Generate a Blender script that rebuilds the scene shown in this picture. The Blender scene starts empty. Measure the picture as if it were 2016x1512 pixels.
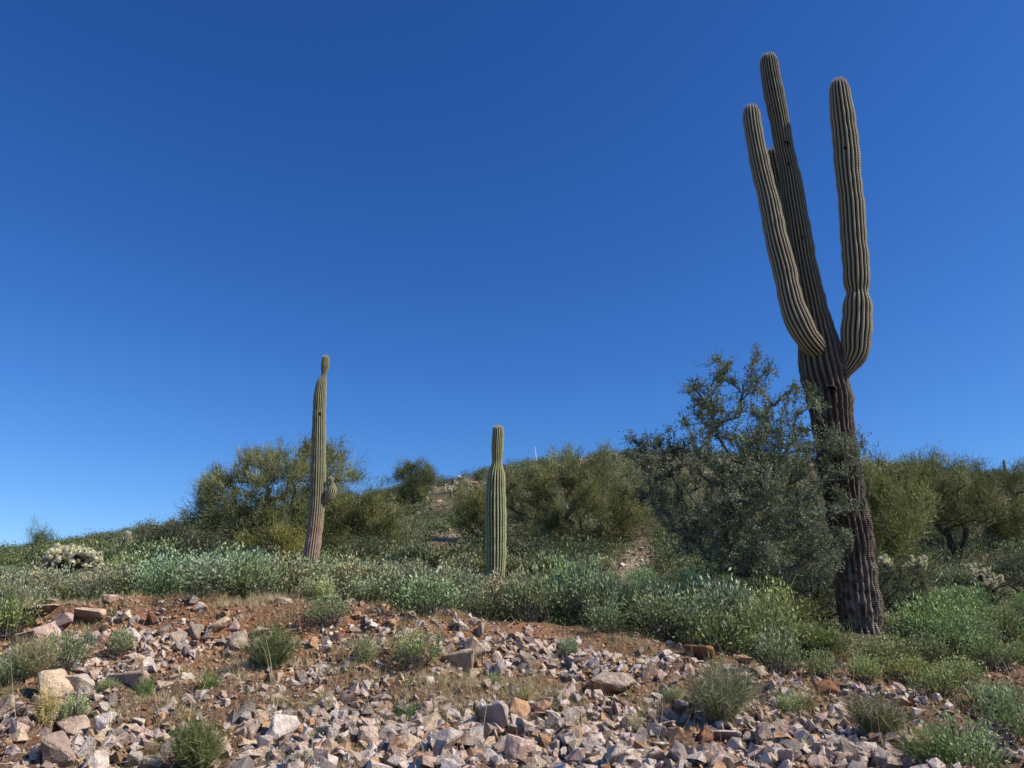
import bpy, bmesh, math, random
import numpy as np
from mathutils import Vector, Matrix, noise as mnoise

# ------------------------------------------------------------------ basics
SC = bpy.context.scene
COL = SC.collection
F = 1523.0          # focal length in photo pixels (2016 wide)
PITCH = math.radians(16.5)
CP, SP = math.cos(PITCH), math.sin(PITCH)
EYE = 1.6
RNG = np.random.default_rng(7)
random.seed(7)

def P(px, py, Y):
    """photo pixel at world depth Y -> world point"""
    dx = (px - 1008.0) / F; dy = (756.0 - py) / F
    t = Y / (CP - dy * SP)
    return np.array([dx * t, Y, EYE + (SP + dy * CP) * t])

def toscreen(p):
    x, y, z = p[..., 0], p[..., 1], p[..., 2] - EYE
    d = y * CP + z * SP
    return 1008 + F * x / d, 756 - F * (z * CP - y * SP) / d

def mpp(Y, py=1150):
    """metres per photo pixel at depth Y"""
    z = P(1008, py, Y)[2] - EYE
    return (Y * CP + z * SP) / F

# ------------------------------------------------------------------ numpy value noise
_perm = np.random.default_rng(3).random((256, 256))
def vnoise(x, y):
    xi = np.floor(x).astype(int); yi = np.floor(y).astype(int)
    fx = x - xi; fy = y - yi
    fx = fx * fx * (3 - 2 * fx); fy = fy * fy * (3 - 2 * fy)
    a = _perm[xi % 256, yi % 256]; b = _perm[(xi + 1) % 256, yi % 256]
    c = _perm[xi % 256, (yi + 1) % 256]; d = _perm[(xi + 1) % 256, (yi + 1) % 256]
    return (a * (1 - fx) + b * fx) * (1 - fy) + (c * (1 - fx) + d * fx) * fy - 0.5
def fbm(x, y, o=4):
    s = 0; a = 1.0
    for k in range(o):
        s = s + a * vnoise(x * 2 ** k + 17.3 * k, y * 2 ** k + 9.1 * k); a *= 0.5
    return s

# ------------------------------------------------------------------ terrain height table
ROWS_Y = [6, 8, 9.35, 9.7, 12, 15, 20, 28, 40, 60, 75]
COLS_X = [-600, 0, 300, 600, 800, 980, 1150, 1300, 1650, 2016, 2600]
TAB = {
 6:   [1512]*11,
 8:   [1340, 1335, 1330, 1330, 1336, 1350, 1358, 1365, 1385, 1395, 1400],
 9.35: [1262, 1258, 1250, 1248, 1254, 1272, 1290, 1310, 1334, 1350, 1358],
 9.7: [1212, 1207, 1195, 1194, 1207, 1234, 1264, 1285, 1317, 1340, 1347],
 12:  [1190, 1182, 1175, 1172, 1182, 1202, 1215, 1225, 1250, 1280, 1285],
 15:  [1168, 1160, 1152, 1148, 1158, 1170, 1176, 1183, 1203, 1232, 1240],
 20:  [1145, 1137, 1125, 1117, 1126, 1138, 1138, 1142, 1160, 1175, 1190],
 28:  [1128, 1122, 1100, 1092, 1090, 1090, 1085, 1082, 1090, 1098, 1110],
 40:  [1118, 1112, 1078, 1055, 1035, 1020, 1003, 996, 1010, 1035, 1050],
 60:  [1105, 1097, 1052, 1002, 968, 928, 900, 898, 918, 945, 960],
 75:  [1108, 1100, 1056, 1006, 974, 936, 905, 902, 922, 948, 962],
}
UG = np.linspace(-1.4, 1.4, 281)
LYG = np.linspace(math.log(6), math.log(75), 241)
_rows = []
for Yr in ROWS_Y:
    pts = [P(x, y, Yr) for x, y in zip(COLS_X, TAB[Yr])]
    us = [p[0] / Yr for p in pts]; zs = [p[2] for p in pts]
    _rows.append(np.interp(UG, us, zs))
_rows = np.array(_rows)                     # rows x u
_k = np.exp(-np.linspace(-2, 2, 25) ** 2); _k /= _k.sum()
_rows = np.array([np.convolve(np.pad(r, 12, 'edge'), _k, 'valid') for r in _rows])
ZT = np.zeros((len(LYG), len(UG)))
for j in range(len(UG)):
    ZT[:, j] = np.interp(LYG, np.log(ROWS_Y), _rows[:, j])
_k2 = np.exp(-np.linspace(-1.5, 1.5, 3) ** 2); _k2 /= _k2.sum()
for j in range(len(UG)):
    ZT[:, j] = np.convolve(np.pad(ZT[:, j], 1, 'edge'), _k2, 'valid')

def base_h(x, y):
    x = np.asarray(x, float); y = np.asarray(y, float)
    yc = np.clip(y, 6, 75)
    u = np.clip(x / yc, -1.4, 1.4)
    fi = (u + 1.4) / 2.8 * 280; fj = (np.log(yc) - LYG[0]) / (LYG[-1] - LYG[0]) * 240
    i0 = np.clip(fi.astype(int), 0, 279); j0 = np.clip(fj.astype(int), 0, 239)
    a = fi - i0; b = fj - j0
    z = (ZT[j0, i0] * (1 - a) + ZT[j0, i0 + 1] * a) * (1 - b) + (ZT[j0 + 1, i0] * (1 - a) + ZT[j0 + 1, i0 + 1] * a) * b
    t = np.clip((y - 1.5) / 4.5, 0, 1); t = t * t * (3 - 2 * t) * 0.7 + 0.3 * t
    z = z * t
    t2 = np.clip((y - 78) / 160, 0, 1); t2 = t2 * t2 * (3 - 2 * t2)
    z = z * (1 - t2)
    return z

def height(x, y):
    x = np.asarray(x, float); y = np.asarray(y, float)
    z = base_h(x, y)
    near = np.clip((y - 3) / 2, 0, 1) * np.clip((12.5 - y) / 2.5, 0, 1)
    z = z + near * (0.16 * fbm(x * 0.9 + 5, y * 0.9 + 3, 2) + 0.15 * fbm(x * 2.6, y * 2.6 + 30, 3) + 0.035 * fbm(x * 9, y * 9, 2))
    far = np.clip((y - 14) / 10, 0, 1) * np.clip((150 - y) / 60, 0, 1)
    z = z + far * 0.5 * fbm(x * 0.22 + 40, y * 0.22 + 8, 3) * np.clip(y / 45, 0, 1)
    return z

def hz(x, y): return float(height(np.array([x]), np.array([y]))[0])

_YS = np.exp(np.linspace(math.log(4.0), math.log(80), 900))
def ground_px(px, py):
    """first point of the terrain seen at a photo pixel"""
    dx = (px - 1008.0) / F; dy = (756.0 - py) / F
    t = _YS / (CP - dy * SP)
    x = dx * t; z = EYE + (SP + dy * CP) * t
    h = height(x, _YS)
    hit = np.nonzero(z <= h)[0]
    if len(hit) == 0: return None
    k = hit[0]
    return np.array([x[k], _YS[k], h[k]])
def at_depth(px, Y):
    """ground point in the direction of photo column px at world depth Y"""
    x = (px - 1008.0) / F * Y / CP
    for _ in range(6):
        z = hz(x, Y) - EYE
        d = Y * CP + z * SP
        x = (px - 1008.0) / F * d
    return np.array([x, Y, hz(x, Y)])

# ------------------------------------------------------------------ mesh helpers
def mesh(name, V, faces, mats, attrs=None, smooth=False, midx=None):
    """faces: list of (m,k) int arrays"""
    me = bpy.data.meshes.new(name)
    V = np.ascontiguousarray(V, dtype=np.float32)
    me.vertices.add(len(V)); me.vertices.foreach_set('co', V.ravel())
    loops = np.concatenate([f.ravel() for f in faces]).astype(np.int32)
    tot = np.concatenate([np.full(len(f), f.shape[1]) for f in faces]).astype(np.int32)
    st = np.concatenate([[0], np.cumsum(tot)[:-1]]).astype(np.int32)
    me.loops.add(len(loops)); me.loops.foreach_set('vertex_index', loops)
    me.polygons.add(len(tot)); me.polygons.foreach_set('loop_start', st)
    try: me.polygons.foreach_set('loop_total', tot)
    except Exception: pass
    if midx is not None: me.polygons.foreach_set('material_index', np.asarray(midx, np.int32))
    me.update(calc_edges=True)
    me.polygons.foreach_set('use_smooth', np.full(len(tot), smooth))
    for m in (mats if isinstance(mats, (list, tuple)) else [mats]): me.materials.append(m)
    for k, (dom, arr) in (attrs or {}).items():
        arr = np.asarray(arr, np.float32)
        if arr.ndim == 1:
            a = me.attributes.new(k, 'FLOAT', dom); a.data.foreach_set('value', arr)
        else:
            a = me.attributes.new(k, 'FLOAT_COLOR', dom); a.data.foreach_set('color', arr.ravel())
    me.validate()
    return me

def link(name, me, parent=None, loc=None):
    o = bpy.data.objects.new(name, me); COL.objects.link(o)
    if parent is not None: o.parent = parent
    if loc is not None: o.location = loc
    return o
def tag(o, label=None, cat=None, group=None, kind=None):
    if label: o['label'] = label
    if cat: o['category'] = cat
    if group: o['group'] = group
    if kind: o['kind'] = kind
    return o
def empty(name, loc):
    o = bpy.data.objects.new(name, None); COL.objects.link(o); o.location = loc
    o.empty_display_size = 0.2
    return o

class MB:
    """collects geometry with a per-face 'tone' attribute"""
    def __init__(s): s.V = []; s.Q = []; s.T = []; s.qt = []; s.tt = []; s.qm = []; s.tm = []; s.n = 0
    def add(s, V, Fc, tone, mi=0):
        V = np.asarray(V).reshape(-1, 3)
        Fc = np.asarray(Fc) + s.n
        s.V.append(V); s.n += len(V)
        tone = np.broadcast_to(np.asarray(tone, float), (len(Fc),))
        if Fc.shape[1] == 4: s.Q.append(Fc); s.qt.append(tone); s.qm.append(np.full(len(Fc), mi))
        else: s.T.append(Fc); s.tt.append(tone); s.tm.append(np.full(len(Fc), mi))
    def build(s, name, mats, origin=(0, 0, 0), smooth=False):
        fs, tn, mi = [], [], []
        if s.Q: fs.append(np.concatenate(s.Q)); tn += s.qt; mi += s.qm
        if s.T: fs.append(np.concatenate(s.T)); tn += s.tt; mi += s.tm
        return mesh(name, np.concatenate(s.V) - np.asarray(origin), fs, mats, {'tone': ('FACE', np.concatenate(tn))}, smooth, np.concatenate(mi))

def unit(v): return v / np.maximum(np.linalg.norm(v, axis=-1, keepdims=True), 1e-9)
def rdir(n, rng): return unit(rng.normal(size=(n, 3)))

def leaves(mb, Pn, D, L, W, rng, tone=None, mi=0, fold=0.15):
    n = len(Pn); D = unit(D)
    S = unit(np.cross(D, rdir(n, rng))); N = np.cross(D, S)
    L = np.broadcast_to(L, (n,))[:, None]; W = np.broadcast_to(W, (n,))[:, None]
    a = Pn; b = Pn + D * L * .45 + S * W * .5 + N * W * fold; c = Pn + D * L; d = Pn + D * L * .45 - S * W * .5 + N * W * fold
    V = np.stack([a, b, c, d], 1).reshape(-1, 3)
    mb.add(V, np.arange(4 * n).reshape(n, 4), rng.random(n) if tone is None else tone, mi)

def blades(mb, A, B, w, rng, tone=None, mi=0):
    n = len(A); D = unit(B - A)
    S = unit(np.cross(D, rdir(n, rng))) * np.broadcast_to(w, (n,))[:, None] * .5
    V = np.stack([A - S, A + S, B], 1).reshape(-1, 3)
    mb.add(V, np.arange(3 * n).reshape(n, 3), rng.random(n) if tone is None else tone, mi)

def ribbons(mb, pts, w, rng, tone, mi=0):
    """pts: (n,k,3) curved tapered ribbons, w (n,)"""
    n, k, _ = pts.shape
    D = unit(pts[:, -1] - pts[:, 0]); S = unit(np.cross(D, rdir(n, rng)))
    tap = np.linspace(1, .25, k)[None, :, None]
    off = S[:, None, :] * np.broadcast_to(w, (n,))[:, None, None] * .5 * tap
    V = np.stack([pts - off, pts + off], 2).reshape(n, 2 * k, 3)
    base = (np.arange(n) * 2 * k)[:, None, None]
    q = np.array([[2 * i, 2 * i + 1, 2 * i + 3, 2 * i + 2] for i in range(k - 1)])[None]
    Fq = (base + q).reshape(-1, 4)
    mb.add(V.reshape(-1, 3), Fq, np.repeat(tone, k - 1), mi)

def tubes(mb, A, B, ra, rb, k=6, tone=0.5, mi=0):
    A = np.asarray(A); B = np.asarray(B); n = len(A)
    D = unit(B - A)
    ref = np.where(np.abs(D[:, 2:3]) > .9, np.array([[1., 0, 0]]), np.array([[0, 0, 1.]]))
    S = unit(np.cross(D, ref)); N = np.cross(D, S)
    th = np.arange(k) / k * 2 * math.pi
    c = np.cos(th)[None, :, None]; s_ = np.sin(th)[None, :, None]
    R0 = (S[:, None] * c + N[:, None] * s_)
    ra = np.broadcast_to(ra, (n,))[:, None, None]; rb = np.broadcast_to(rb, (n,))[:, None, None]
    V = np.concatenate([A[:, None] + R0 * ra, B[:, None] + R0 * rb], 1).reshape(-1, 3)
    i = np.arange(k); q = np.stack([i, (i + 1) % k, (i + 1) % k + k, i + k], 1)
    Fq = ((np.arange(n) * 2 * k)[:, None, None] + q[None]).reshape(-1, 4)
    mb.add(V, Fq, np.repeat(np.broadcast_to(tone, (n,)), k), mi)

# ------------------------------------------------------------------ materials
class NT:
    def __init__(s, name):
        s.m = bpy.data.materials.new(name); s.m.use_nodes = True
        s.t = s.m.node_tree; s.t.nodes.clear(); s.out = s.t.nodes.new('ShaderNodeOutputMaterial')
    def n(s, typ, inputs=None, **kw):
        nd = s.t.nodes.new(typ)
        for k, v in kw.items(): setattr(nd, k, v)
        for k, v in (inputs or {}).items():
            if isinstance(v, bpy.types.NodeSocket): s.t.links.new(v, nd.inputs[k])
            else: nd.inputs[k].default_value = v
        return nd
    def attr(s, name): return s.n('ShaderNodeAttribute', attribute_name=name)
    def mix(s, fac, a, b, mode='MIX'):
        nd = s.t.nodes.new('ShaderNodeMix'); nd.data_type = 'RGBA'; nd.blend_type = mode
        for idx, v in ((0, fac), (6, a), (7, b)):
            if isinstance(v, bpy.types.NodeSocket): s.t.links.new(v, nd.inputs[idx])
            elif idx == 0: nd.inputs[0].default_value = v
            else: nd.inputs[idx].default_value = (*v, 1) if len(v) == 3 else v
        return nd.outputs[2]
    def ramp(s, fac, stops, mode='LINEAR'):
        nd = s.t.nodes.new('ShaderNodeValToRGB'); s.t.links.new(fac, nd.inputs[0])
        cr = nd.color_ramp; cr.interpolation = mode
        while len(cr.elements) < len(stops): cr.elements.new(0.5)
        for e, (p, c) in zip(cr.elements, stops):
            e.position = p; e.color = (*c, 1) if len(c) == 3 else (c[0],) * 3 + (1,)
        return nd.outputs[0]
    def noise(s, vec, scale, detail=4, rough=.55):
        nd = s.n('ShaderNodeTexNoise', {'Scale': scale, 'Detail': detail, 'Roughness': rough})
        if vec is not None: s.t.links.new(vec, nd.inputs['Vector'])
        return nd.outputs['Fac']
    def math(s, op, a, b=0.0, c=None, clamp=False):
        nd = s.t.nodes.new('ShaderNodeMath'); nd.operation = op; nd.use_clamp = clamp
        for i, v in enumerate((a, b, c)):
            if v is None: continue
            if isinstance(v, bpy.types.NodeSocket): s.t.links.new(v, nd.inputs[i])
            else: nd.inputs[i].default_value = v
        return nd.outputs[0]
    def finish(s, color, rough=.85, normal=None, trans=None, spec=.2, transcol=None):
        b = s.n('ShaderNodeBsdfPrincipled', {'Roughness': rough, 'Specular IOR Level': spec})
        if isinstance(color, bpy.types.NodeSocket): s.t.links.new(color, b.inputs['Base Color'])
        else: b.inputs['Base Color'].default_value = (*color, 1)
        if normal is not None: s.t.links.new(normal, b.inputs['Normal'])
        sh = b.outputs[0]
        if trans:
            tr = s.n('ShaderNodeBsdfTranslucent')
            c2 = transcol if transcol is not None else color
            if isinstance(c2, bpy.types.NodeSocket): s.t.links.new(c2, tr.inputs[0])
            else: tr.inputs[0].default_value = (*c2, 1)
            mx = s.n('ShaderNodeMixShader', {0: trans, 1: sh, 2: tr.outputs[0]}); sh = mx.outputs[0]
        s.t.links.new(sh, s.out.inputs[0])
        return s.m

def leaf_mat(name, stops, rough=.6, trans=.25, objcol=False, patch=None, spec=.3):
    t = NT(name); tone = t.attr('tone').outputs['Fac']
    c = t.ramp(tone, stops)
    oi = t.n('ShaderNodeObjectInfo')
    r = t.math('MULTIPLY_ADD', oi.outputs['Random'], .35, .82)
    c = t.mix(1.0, c, r, 'MULTIPLY')
    if objcol: c = t.mix(1.0, c, oi.outputs['Color'], 'MULTIPLY')
    if patch:
        geo = t.n('ShaderNodeNewGeometry')
        f = t.noise(geo.outputs['Position'], patch[0], 2)
        f = t.math('MULTIPLY_ADD', f, 3.2, -1.1, clamp=True)
        c = t.mix(f, c, t.mix(1.0, c, patch[1], 'MULTIPLY'))
    return t.finish(c, rough, trans=trans, spec=spec)

M = {}
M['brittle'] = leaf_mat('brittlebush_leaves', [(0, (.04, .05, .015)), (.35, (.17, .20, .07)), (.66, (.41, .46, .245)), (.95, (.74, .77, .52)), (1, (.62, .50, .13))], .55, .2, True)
M['dark_leaf'] = leaf_mat('dark_shrub_leaves', [(0, (.04, .045, .022)), (.5, (.13, .14, .07)), (1, (.30, .30, .19))], .7, .2, True)
M['palo'] = leaf_mat('palo_verde_twigs', [(0, (.08, .085, .03)), (.5, (.33, .33, .12)), (1, (.66, .62, .28))], .7, .25, True, (1.1, (.45, .5, .5)))
M['ironwood'] = leaf_mat('ironwood_leaves', [(0, (.05, .065, .03)), (.45, (.20, .23, .11)), (.85, (.46, .49, .28)), (1, (.62, .64, .44))], .5, .2, False, (1.3, (.55, .62, .6)))
M['wisp'] = leaf_mat('wispy_stems', [(0, (.08, .10, .03)), (.5, (.20, .22, .08)), (.8, (.40, .37, .22)), (1, (.58, .52, .38))], .8, .1, True)
M['grass'] = leaf_mat('grass_blades', [(0, (.10, .13, .03)), (.25, (.22, .22, .08)), (.55, (.50, .38, .19)), (1, (.74, .60, .37))], .8, .3)
M['twig'] = leaf_mat('woody_twigs', [(0, (.05, .04, .035)), (.6, (.13, .105, .085)), (1, (.30, .27, .23))], .9, None)
M['litter'] = leaf_mat('dry_litter', [(0, (.16, .10, .05)), (.5, (.34, .25, .14)), (1, (.55, .46, .32))], .9, None)

def bark(name, a, b):
    t = NT(name); tc = t.n('ShaderNodeTexCoord').outputs['Object']
    f = t.noise(tc, 25, 5)
    c = t.ramp(f, [(.3, a), (.7, b)])
    bp = t.n('ShaderNodeBump', {'Strength': .6, 'Distance': .02, 'Height': f})
    return t.finish(c, .9, bp.outputs[0])
M['bark_dark'] = bark('dark_bark', (.025, .02, .018), (.11, .09, .075))
M['bark_grey'] = bark('grey_bark', (.05, .045, .04), (.33, .30, .27))
M['bark_green'] = bark('green_bark', (.07, .07, .03), (.34, .32, .17))

def rock_mat(name, from_obj):
    t = NT(name)
    geo = t.n('ShaderNodeNewGeometry'); pos = geo.outputs['Position']
    if from_obj: base = t.n('ShaderNodeObjectInfo').outputs['Color']
    else: base = t.attr('col').outputs['Color']
    f1 = t.noise(pos, 14, 5, .65); f2 = t.noise(pos, 5, 3, .6); f3 = t.noise(pos, 90, 3, .7)
    c = t.mix(t.math('MULTIPLY_ADD', f1, 3.4, -1.0, clamp=True), t.mix(1, base, (.72, .68, .66), 'MULTIPLY'), t.mix(1, base, (1.3, 1.28, 1.26), 'MULTIPLY'))
    c = t.mix(t.math('MULTIPLY_ADD', f2, 4, -2.5, clamp=True), c, (.50, .30, .19))
    c = t.mix(t.math('MULTIPLY_ADD', f3, 4, -2.0, clamp=True), c, t.mix(1, c, (.5, .48, .46), 'MULTIPLY'))
    # dark brown tint on faces that look down
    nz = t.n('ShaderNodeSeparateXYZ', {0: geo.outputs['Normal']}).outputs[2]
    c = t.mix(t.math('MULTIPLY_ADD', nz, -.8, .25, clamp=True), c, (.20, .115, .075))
    h = t.math('ADD', t.math('MULTIPLY', f1, 1.0), t.math('MULTIPLY', f3, .35))
    bp = t.n('ShaderNodeBump', {'Strength': 1.0, 'Distance': .055, 'Height': h})
    return t.finish(c, .9, bp.outputs[0], spec=.15)
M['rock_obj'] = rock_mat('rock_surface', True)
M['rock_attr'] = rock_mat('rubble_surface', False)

def ground_mat():
    t = NT('desert_ground')
    geo = t.n('ShaderNodeNewGeometry'); pos = geo.outputs['Position']
    red = t.attr('red').outputs['Fac']; veg = t.attr('veg').outputs['Fac']; bare = t.attr('bare').outputs['Fac']
    f1 = t.noise(pos, 3.5, 6, .6); f2 = t.noise(pos, 28, 5, .7); f3 = t.noise(pos, .7, 4)
    dirt = t.ramp(f2, [(.28, (.08, .05, .03)), (.5, (.22, .14, .085)), (.72, (.46, .34, .24))])
    rd = t.ramp(f2, [(.28, (.15, .055, .028)), (.5, (.44, .19, .095)), (.72, (.72, .43, .25))])
    c = t.mix(t.math('MULTIPLY', red, t.math('MULTIPLY_ADD', f1, 2.6, -.6, clamp=True)), dirt, rd)
    duff = t.ramp(f2, [(.3, (.05, .045, .025)), (.5, (.14, .12, .065)), (.75, (.30, .23, .14))])
    c = t.mix(veg, c, duff)
    hill = t.ramp(f1, [(.3, (.20, .15, .09)), (.55, (.42, .31, .20)), (.75, (.58, .45, .32))])
    c = t.mix(bare, c, hill)
    h = t.math('ADD', f2, t.math('MULTIPLY', f1, 1.2))
    bp = t.n('ShaderNodeBump', {'Strength': 1.0, 'Distance': .05, 'Height': h})
    return t.finish(c, .95, bp.outputs[0], spec=.1)
M['ground'] = ground_mat()

def saguaro_mat(name, skin_lo, skin_hi, cork_lo, cork_hi, corkend, corkfade):
    t = NT(name)
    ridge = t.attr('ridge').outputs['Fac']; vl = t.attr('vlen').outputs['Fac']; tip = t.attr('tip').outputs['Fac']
    hg = t.attr('hgt').outputs['Fac']
    tc = t.n('ShaderNodeTexCoord').outputs['Object']
    f1 = t.noise(tc, 9, 5, .6); f2 = t.noise(tc, 45, 4, .7); f3 = t.noise(tc, 2.2, 3)
    skin = t.mix(t.math('MULTIPLY_ADD', ridge, 1.7, -.7, clamp=True), skin_lo, skin_hi)  # skin colour, with extra shade painted into the rib valleys
    skin = t.mix(t.math('MULTIPLY_ADD', f1, 1.8, -.7, clamp=True), skin, t.mix(1, skin, (.66, .62, .52), 'MULTIPLY'))
    # areoles: pale felt dots along the crest of each rib
    ar = t.math('SINE', t.math('MULTIPLY', vl, 2 * math.pi / .032))
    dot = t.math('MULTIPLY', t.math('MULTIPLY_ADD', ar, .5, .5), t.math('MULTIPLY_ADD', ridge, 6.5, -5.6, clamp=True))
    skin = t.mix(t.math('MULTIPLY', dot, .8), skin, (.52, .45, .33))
    cork = t.mix(t.math('MULTIPLY_ADD', f2, 2.4, -.7, clamp=True), cork_lo, cork_hi)
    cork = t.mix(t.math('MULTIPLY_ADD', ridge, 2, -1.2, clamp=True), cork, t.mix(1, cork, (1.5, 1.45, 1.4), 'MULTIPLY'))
    pale = t.math('MULTIPLY', t.math('MULTIPLY_ADD', hg, -7, 1.3, clamp=True), t.math('MULTIPLY_ADD', f1, 5, -2.0, clamp=True))
    cork = t.mix(t.math('MULTIPLY', pale, .7), cork, (.46, .37, .28))
    k = t.math('ADD', hg, t.math('MULTIPLY_ADD', f3, .5, -.25))
    k = t.math('MULTIPLY_ADD', k, -1 / corkfade, corkend / corkfade + .5, clamp=True)
    c = t.mix(k, skin, cork)
    scar = t.math('MULTIPLY_ADD', t.noise(tc, 6, 2, .5), 14, -9.9, clamp=True)
    c = t.mix(t.math('MULTIPLY', scar, .85), c, (.05, .035, .025))
    c = t.mix(t.math('MULTIPLY', tip, .85), c, (.66, .64, .55))
    h = t.math('ADD', t.math('MULTIPLY', ar, t.math('MULTIPLY', ridge, .35)), f2)
    h = t.math('ADD', h, t.math('MULTIPLY', k, t.math('MULTIPLY', f1, 3)))
    bp = t.n('ShaderNodeBump', {'Strength': .7, 'Distance': .015, 'Height': h})
    return t.finish(c, .75, bp.outputs[0], spec=.2)
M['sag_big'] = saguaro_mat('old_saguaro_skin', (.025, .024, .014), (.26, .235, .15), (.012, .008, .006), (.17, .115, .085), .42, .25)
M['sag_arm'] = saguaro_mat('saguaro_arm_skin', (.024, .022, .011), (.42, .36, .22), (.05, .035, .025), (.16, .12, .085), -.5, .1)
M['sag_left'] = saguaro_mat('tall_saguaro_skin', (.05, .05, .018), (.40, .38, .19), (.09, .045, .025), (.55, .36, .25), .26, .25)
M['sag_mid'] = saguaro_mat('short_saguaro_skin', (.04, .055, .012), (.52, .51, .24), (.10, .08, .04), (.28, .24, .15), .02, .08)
def flat(name, c, rough=.8):
    t = NT(name); tc = t.n('ShaderNodeTexCoord').outputs['Object']
    f = t.noise(tc, 40, 3)
    return t.finish(t.mix(f, tuple(x * .75 for x in c), tuple(min(1, x * 1.2) for x in c)), rough)
M['spine'] = flat('saguaro_spines', (.40, .35, .25))
M['spine_white'] = flat('cream_spines', (.72, .67, .50))
M['hole'] = flat('dark_hollow', (.006, .005, .004))
M['cork_rim'] = flat('scar_rim', (.07, .05, .035))
M['cholla_stem'] = flat('cholla_joint', (.80, .72, .44))
M['cholla_trunk'] = flat('cholla_trunk', (.05, .04, .03))
M['cholla_spine'] = leaf_mat('cholla_spines', [(0, (.70, .60, .28)), (.4, (.92, .84, .50)), (1, (.97, .92, .66))], .6, .25)
M['pole'] = flat('pale_pole', (.75, .75, .72), .5)
M['nest'] = flat('dry_nest', (.05, .035, .02))

# ------------------------------------------------------------------ ground
BARE = [(1262, 1100, 34, 34), (1240, 1130, 26, 22), (900, 1062, 36, 12), (1185, 1112, 30, 12), (870, 995, 22, 7),
        (1270, 1060, 20, 10), (1140, 904, 25, 5), (905, 950, 22, 6), (875, 1100, 14, 10), (1930, 1120, 30, 10), (930, 955, 25, 9)]
def bare_amt(x, y, z):
    sx, sy = toscreen(np.stack([x, y, z], -1))
    b = np.zeros_like(sx)
    for cx, cy, rx, ry in BARE:
        d = ((sx - cx) / rx) ** 2 + ((sy - cy) / ry) ** 2
        b = np.maximum(b, np.clip(1.5 - d, 0, 1))
    return b * (y > 15)

def axis(a0, a1, step, far, g=1.12):
    core = np.arange(a0, a1 + 1e-6, step)
    def out(s):
        r = []; d = step; v = 0
        while v < far: d *= g; v += d; r.append(v)
        return np.array(r)
    return np.concatenate([(a0 - out(-1))[::-1], core, a1 + out(1)])
gx = axis(-9, 9, .07, 450, 1.045); gy = axis(4.6, 13, .06, 500, 1.04)
gy = gy[gy > -60]
X, Y_ = np.meshgrid(gx, gy)
Z = height(X, Y_)
nx, ny = len(gx), len(gy)
idx = np.arange(nx * ny).reshape(ny, nx)
Fq = np.stack([idx[:-1, :-1], idx[:-1, 1:], idx[1:, 1:], idx[1:, :-1]], -1).reshape(-1, 4)
xv, yv, zv = X.ravel(), Y_.ravel(), Z.ravel()
red = np.clip(1.35 - np.abs(yv - 9.3) / 1.1, 0, 1) * np.clip(1.2 - np.clip(xv + .5, 0, 9) * .35, .12, 1) + .22
vegm = np.clip((yv - 10.0) / .8, 0, 1)
with np.errstate(all='ignore'):
    bare = np.clip(bare_amt(xv, yv, zv), 0, 1)
bare = np.clip(bare + np.clip((yv - 18) / 20, 0, 1) * np.clip(fbm(xv * .3, yv * .3, 3) * 2 + .12, 0, .8), 0, 1)
bare = np.where(yv > 90, np.maximum(bare, .6), bare)
gme = mesh('ground', np.stack([xv, yv, zv], 1), [Fq], M['ground'], {'red': ('POINT', np.clip(red, 0, 1)), 'veg': ('POINT', vegm), 'bare': ('POINT', bare)}, True)
tag(link('ground', gme), kind='structure')

# ------------------------------------------------------------------ saguaros
def catmull(pts, n):
    pts = np.asarray(pts, float)
    seg = np.concatenate([[0], np.cumsum(np.linalg.norm(np.diff(pts[:, :3], axis=0), axis=1))])
    s = np.linspace(0, seg[-1], n)
    # cubic hermite with finite-difference tangents
    m = np.gradient(pts, seg, axis=0)
    k = np.clip(np.searchsorted(seg, s, 'right') - 1, 0, len(seg) - 2)
    h = (seg[k + 1] - seg[k])[:, None]; t = ((s - seg[k]) / h[:, 0])[:, None]
    r = (2 * t**3 - 3 * t**2 + 1) * pts[k] + (t**3 - 2 * t**2 + t) * h * m[k] + (-2 * t**3 + 3 * t**2) * pts[k + 1] + (t**3 - t**2) * h * m[k + 1]
    return r, s

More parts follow.
